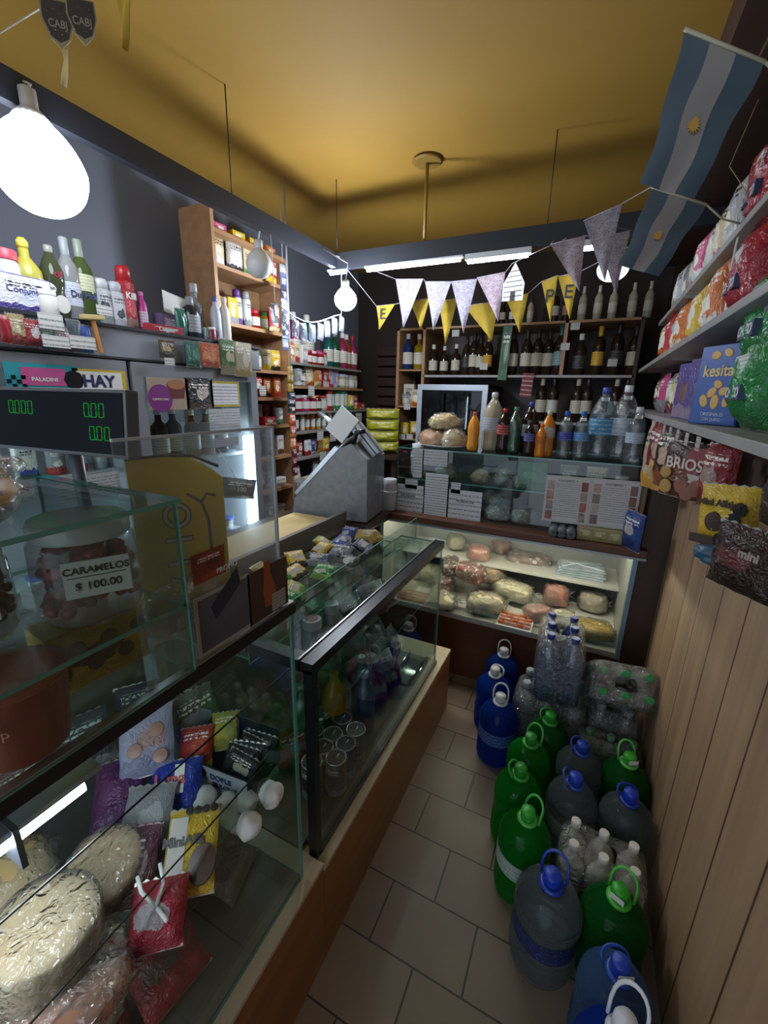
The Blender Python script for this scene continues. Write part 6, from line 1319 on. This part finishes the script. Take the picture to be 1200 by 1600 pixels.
# goods standing on the near counter top behind the guard
TGp = 'goods on the near counter top behind the guard'
for i, (x, y, s, c1, c2, l, film) in enumerate([(-.57, .53, (.03, .035, .03), 'b8a07c', 'd8c8a8', 'small clear bag of pale sweets on the counter by the guard corner', True), (-.62, .50, (.035, .035, .045), 'b8883c', 'd0a04c', 'clear bag of orange snacks behind the dark poster', True), (-.68, .54, (.04, .035, .06), '9c9c9c', 'b8b8b8', 'clear bag of white cups behind the dark poster', True), (-.60, .42, (.035, .03, .05), '6c3c34', '8c5c50', 'brown wrapped bundle behind the grey poster', True), (-.78, .53, (.05, .04, .07), '6c6c70', '8c8c90', 'greyish wrapped bundle behind the yellow sign', True)]):
    wrapped('sweets_bag', (x, y, 1.096), s, noisy(c1, c2, 20, .5), 90 + i, l, 'bag', TGp, .4 * i, film)
# ================================================================== contents of the middle glass counter
BG = 'sweets laid along the back of the middle counter'
rnd = random.Random(4)
packs = [('2c8c3c', '8cc060', 'green'), ('a8a830', '5c8c2c', 'yellow green'), ('1c1c24', '8c9098', 'black and silver'), ('d8b42c', '3c3c34', 'yellow and black'), ('20305c', '98a0b0', 'navy and white'), ('6c7078', 'a8acb0', 'grey'), ('1c3c94', 'b0b8d0', 'royal blue'), ('a88c3c', 'c8b060', 'gold')]
seenp = {}
for i in range(22):
    y = .76 + i * .037; c1, c2, nm = packs[[0, 1, 0, 0, 5, 0, 1, 3, 3, 0, 3, 4, 2, 3, 5, 4, 1, 6, 4, 6, 7, 7][i]]
    x = -.74 - .13 * ((i * 5) % 3) / 2 - .02 * (i % 2); seenp[nm] = seenp.get(nm, 0) + 1
    o = bag((x, y, .884 + .004 + .006 * (i % 3)), 0, [.085, .07, .095][i % 3], .03, [.07, .085, .06][i % 3], printed(c1, c2, 'b0b0a8', i % 5), i, 'sweets_packet', rot=(R(-62), 0, R(50 + rnd.uniform(-80, 80))))
    tag(o, f'{nm} sweets packet lying along the middle counter back, {ORD[seenp[nm]-1]} such from near end', 'packet', BG)
p = at(490, 948, Z=.80)
for (px, py, z, r, h, body, lid, l) in [(492, 942, .70, .038, .13, clear('8cbc98', 1, .05, 0, .4), '1c9c4c', 'jar with bright green lid under the middle counter glass top'), (518, 942, .70, .026, .13, clear('c8ccd0', 1, .05, 0, .4), 'b8c0c8', 'jar with white lid under the middle counter glass top'), (487, 966, .70, .034, .11, clear('c4c8cc', 1, .05, 0, .4), 'c0b8b8', 'jar with white lid and red seal under the glass top'), (512, 985, .66, .036, .1, clear('a8b4bc', 1.5, .05, 0, .2), 'a8b0b8', 'clear jar with grey lid nearest the middle counter corner')]:
    p = at(px, py, Z=z + h); o = jar((p.x, p.y, .627), 0, r, z + h - .627, body, plain(lid, .4)); tag(o, l, 'jar', 'jars in the middle counter')
    if 'red' in l: MB().lathe([(0, 0), (.02, 0), (.02, .001), (0, .001)], 16).build('red_seal', plain('b04c44', .5), o, (0, 0, z + h - .6265))
for i, (px, py) in enumerate([(520, 1145), (540, 1160), (525, 1182), (487, 1188), (505, 1112), (490, 1140), (556, 1138), (535, 1120), (505, 1165)]):
    p = at(px, py, Z=.468)
    if p.x > -.535: p.x = -.535
    o = tin((p.x, p.y, .347), 0, .031, .12, printed(['5c6068', '3c4c6c', '6c4c4c'][i % 3], '8c9094', '2c2c34', i % 5), plain('d4d8dc', .25, .8), 'drink_can'); tag(o, f'drink can with shiny silver top on the middle counter floor, {ORD[i]} of nine', 'can', 'drink cans in the middle counter')
for (x, y, kd, c, cp, l, sc) in [(-.66, 1.02, 'soda', plain('d08c1c', .3), 'c89030', 'orange juice bottle low inside the middle counter', .8), (-.72, .92, 'soda', plain('1c6c3c', .3), '2c8c4c', 'green bottle inside the middle counter by the black post', .8), (-.62, 1.14, 'soda', WB, 'c0c4c8', 'clear bottle with white cap inside middle counter', .8), (-.58, 1.09, 'soda', WB, 'b8bcc0', 'second clear bottle with white cap inside middle counter', .75)]:
    o = bottle((x, y, .347), 0, kd, c, plain(cp, .4), None, sc * 1.1); tag(o, l, 'bottle', 'bottles in the middle counter')
for i, (x, y, z, w_, h_, c1, c2, l) in enumerate([(-.60, 1.22, .35, .12, .12, '6c1430', '7c1c3c', 'crimson packet low in the middle counter'), (-.58, 1.32, .35, .12, .12, '741834', '1c1c3c', 'second crimson packet low in the middle counter'), (-.62, 1.16, .46, .12, .12, '941c3c', '5c1c2c', 'bright crimson packet on the pile in middle counter'), (-.64, 1.34, .46, .15, .15, '20284c', '2c3458', 'large navy packet high in the middle counter'), (-.62, 1.44, .40, .14, .14, '242c4c', '7c8090', 'navy packet at right in the middle counter'), (-.70, 1.24, .5, .12, .12, '8c949c', '2c3450', 'grey white packet above navy one in middle counter'),
     (-.68, 1.38, .628, .12, .14, 'a8a8ac', '7c2c3c', 'white and red packet on the middle glass shelf'), (-.66, 1.48, .628, .11, .12, '5c1c2c', 'a8a4a4', 'dark red packet on the middle glass shelf end'), (-.72, 1.28, .628, .12, .12, '2c5c5c', 'a0a8a8', 'teal and white packet on the middle glass shelf'), (-.70, 1.14, .628, .1, .1, '5c646c', '8c9498', 'grey packet on the middle glass shelf'), (-.70, .86, .35, .12, .12, '9c4c24', '7c3c1c', 'orange brown packet behind the drink cans'), (-.60, 1.30, .42, .10, .10, '9c9ca0', '6c7078', 'silvery packet between crimson and navy ones'), (-.78, 1.05, .35, .14, .14, '7c2028', '4c1c24', 'red packet at the rear floor of middle counter'), (-.8, 1.3, .35, .14, .14, '5c5448', '3c3428', 'brown packet at the rear floor of middle counter')]):
    o = bag((x, y, z + .004), 0, w_, .06, h_, printed(c1, c2, '8c8c94', i % 5, lines=i > 5), i, 'snack_bag', rot=(R(-20), 0, R(60 + 9 * (i % 5)))); tag(o, l, 'packet', 'packets in the middle counter')
o = MB().box(-.60, 1.38, .347, -.515, 1.56, .352, bev=.001).box(-.60, 1.38, .347, -.596, 1.56, .39).box(-.519, 1.38, .347, -.515, 1.56, .37).build('clear_tray', clear('b8c0b8', 1.5, .05, 0, .3)); tag(o, 'pale clear tray at the far end of middle counter floor', 'tray')

# lettering becomes plain mesh
bpy.context.view_layer.update()
dg = bpy.context.evaluated_depsgraph_get()
for o in [x for x in bpy.data.objects if x.type == 'FONT']:
    me = bpy.data.meshes.new_from_object(o.evaluated_get(dg), depsgraph=dg)
    n = bpy.data.objects.new('lettering', me); COL.objects.link(n); n.parent = o.parent; n.location = o.location; n.rotation_euler = o.rotation_euler; n.scale = o.scale
    bpy.data.objects.remove(o)
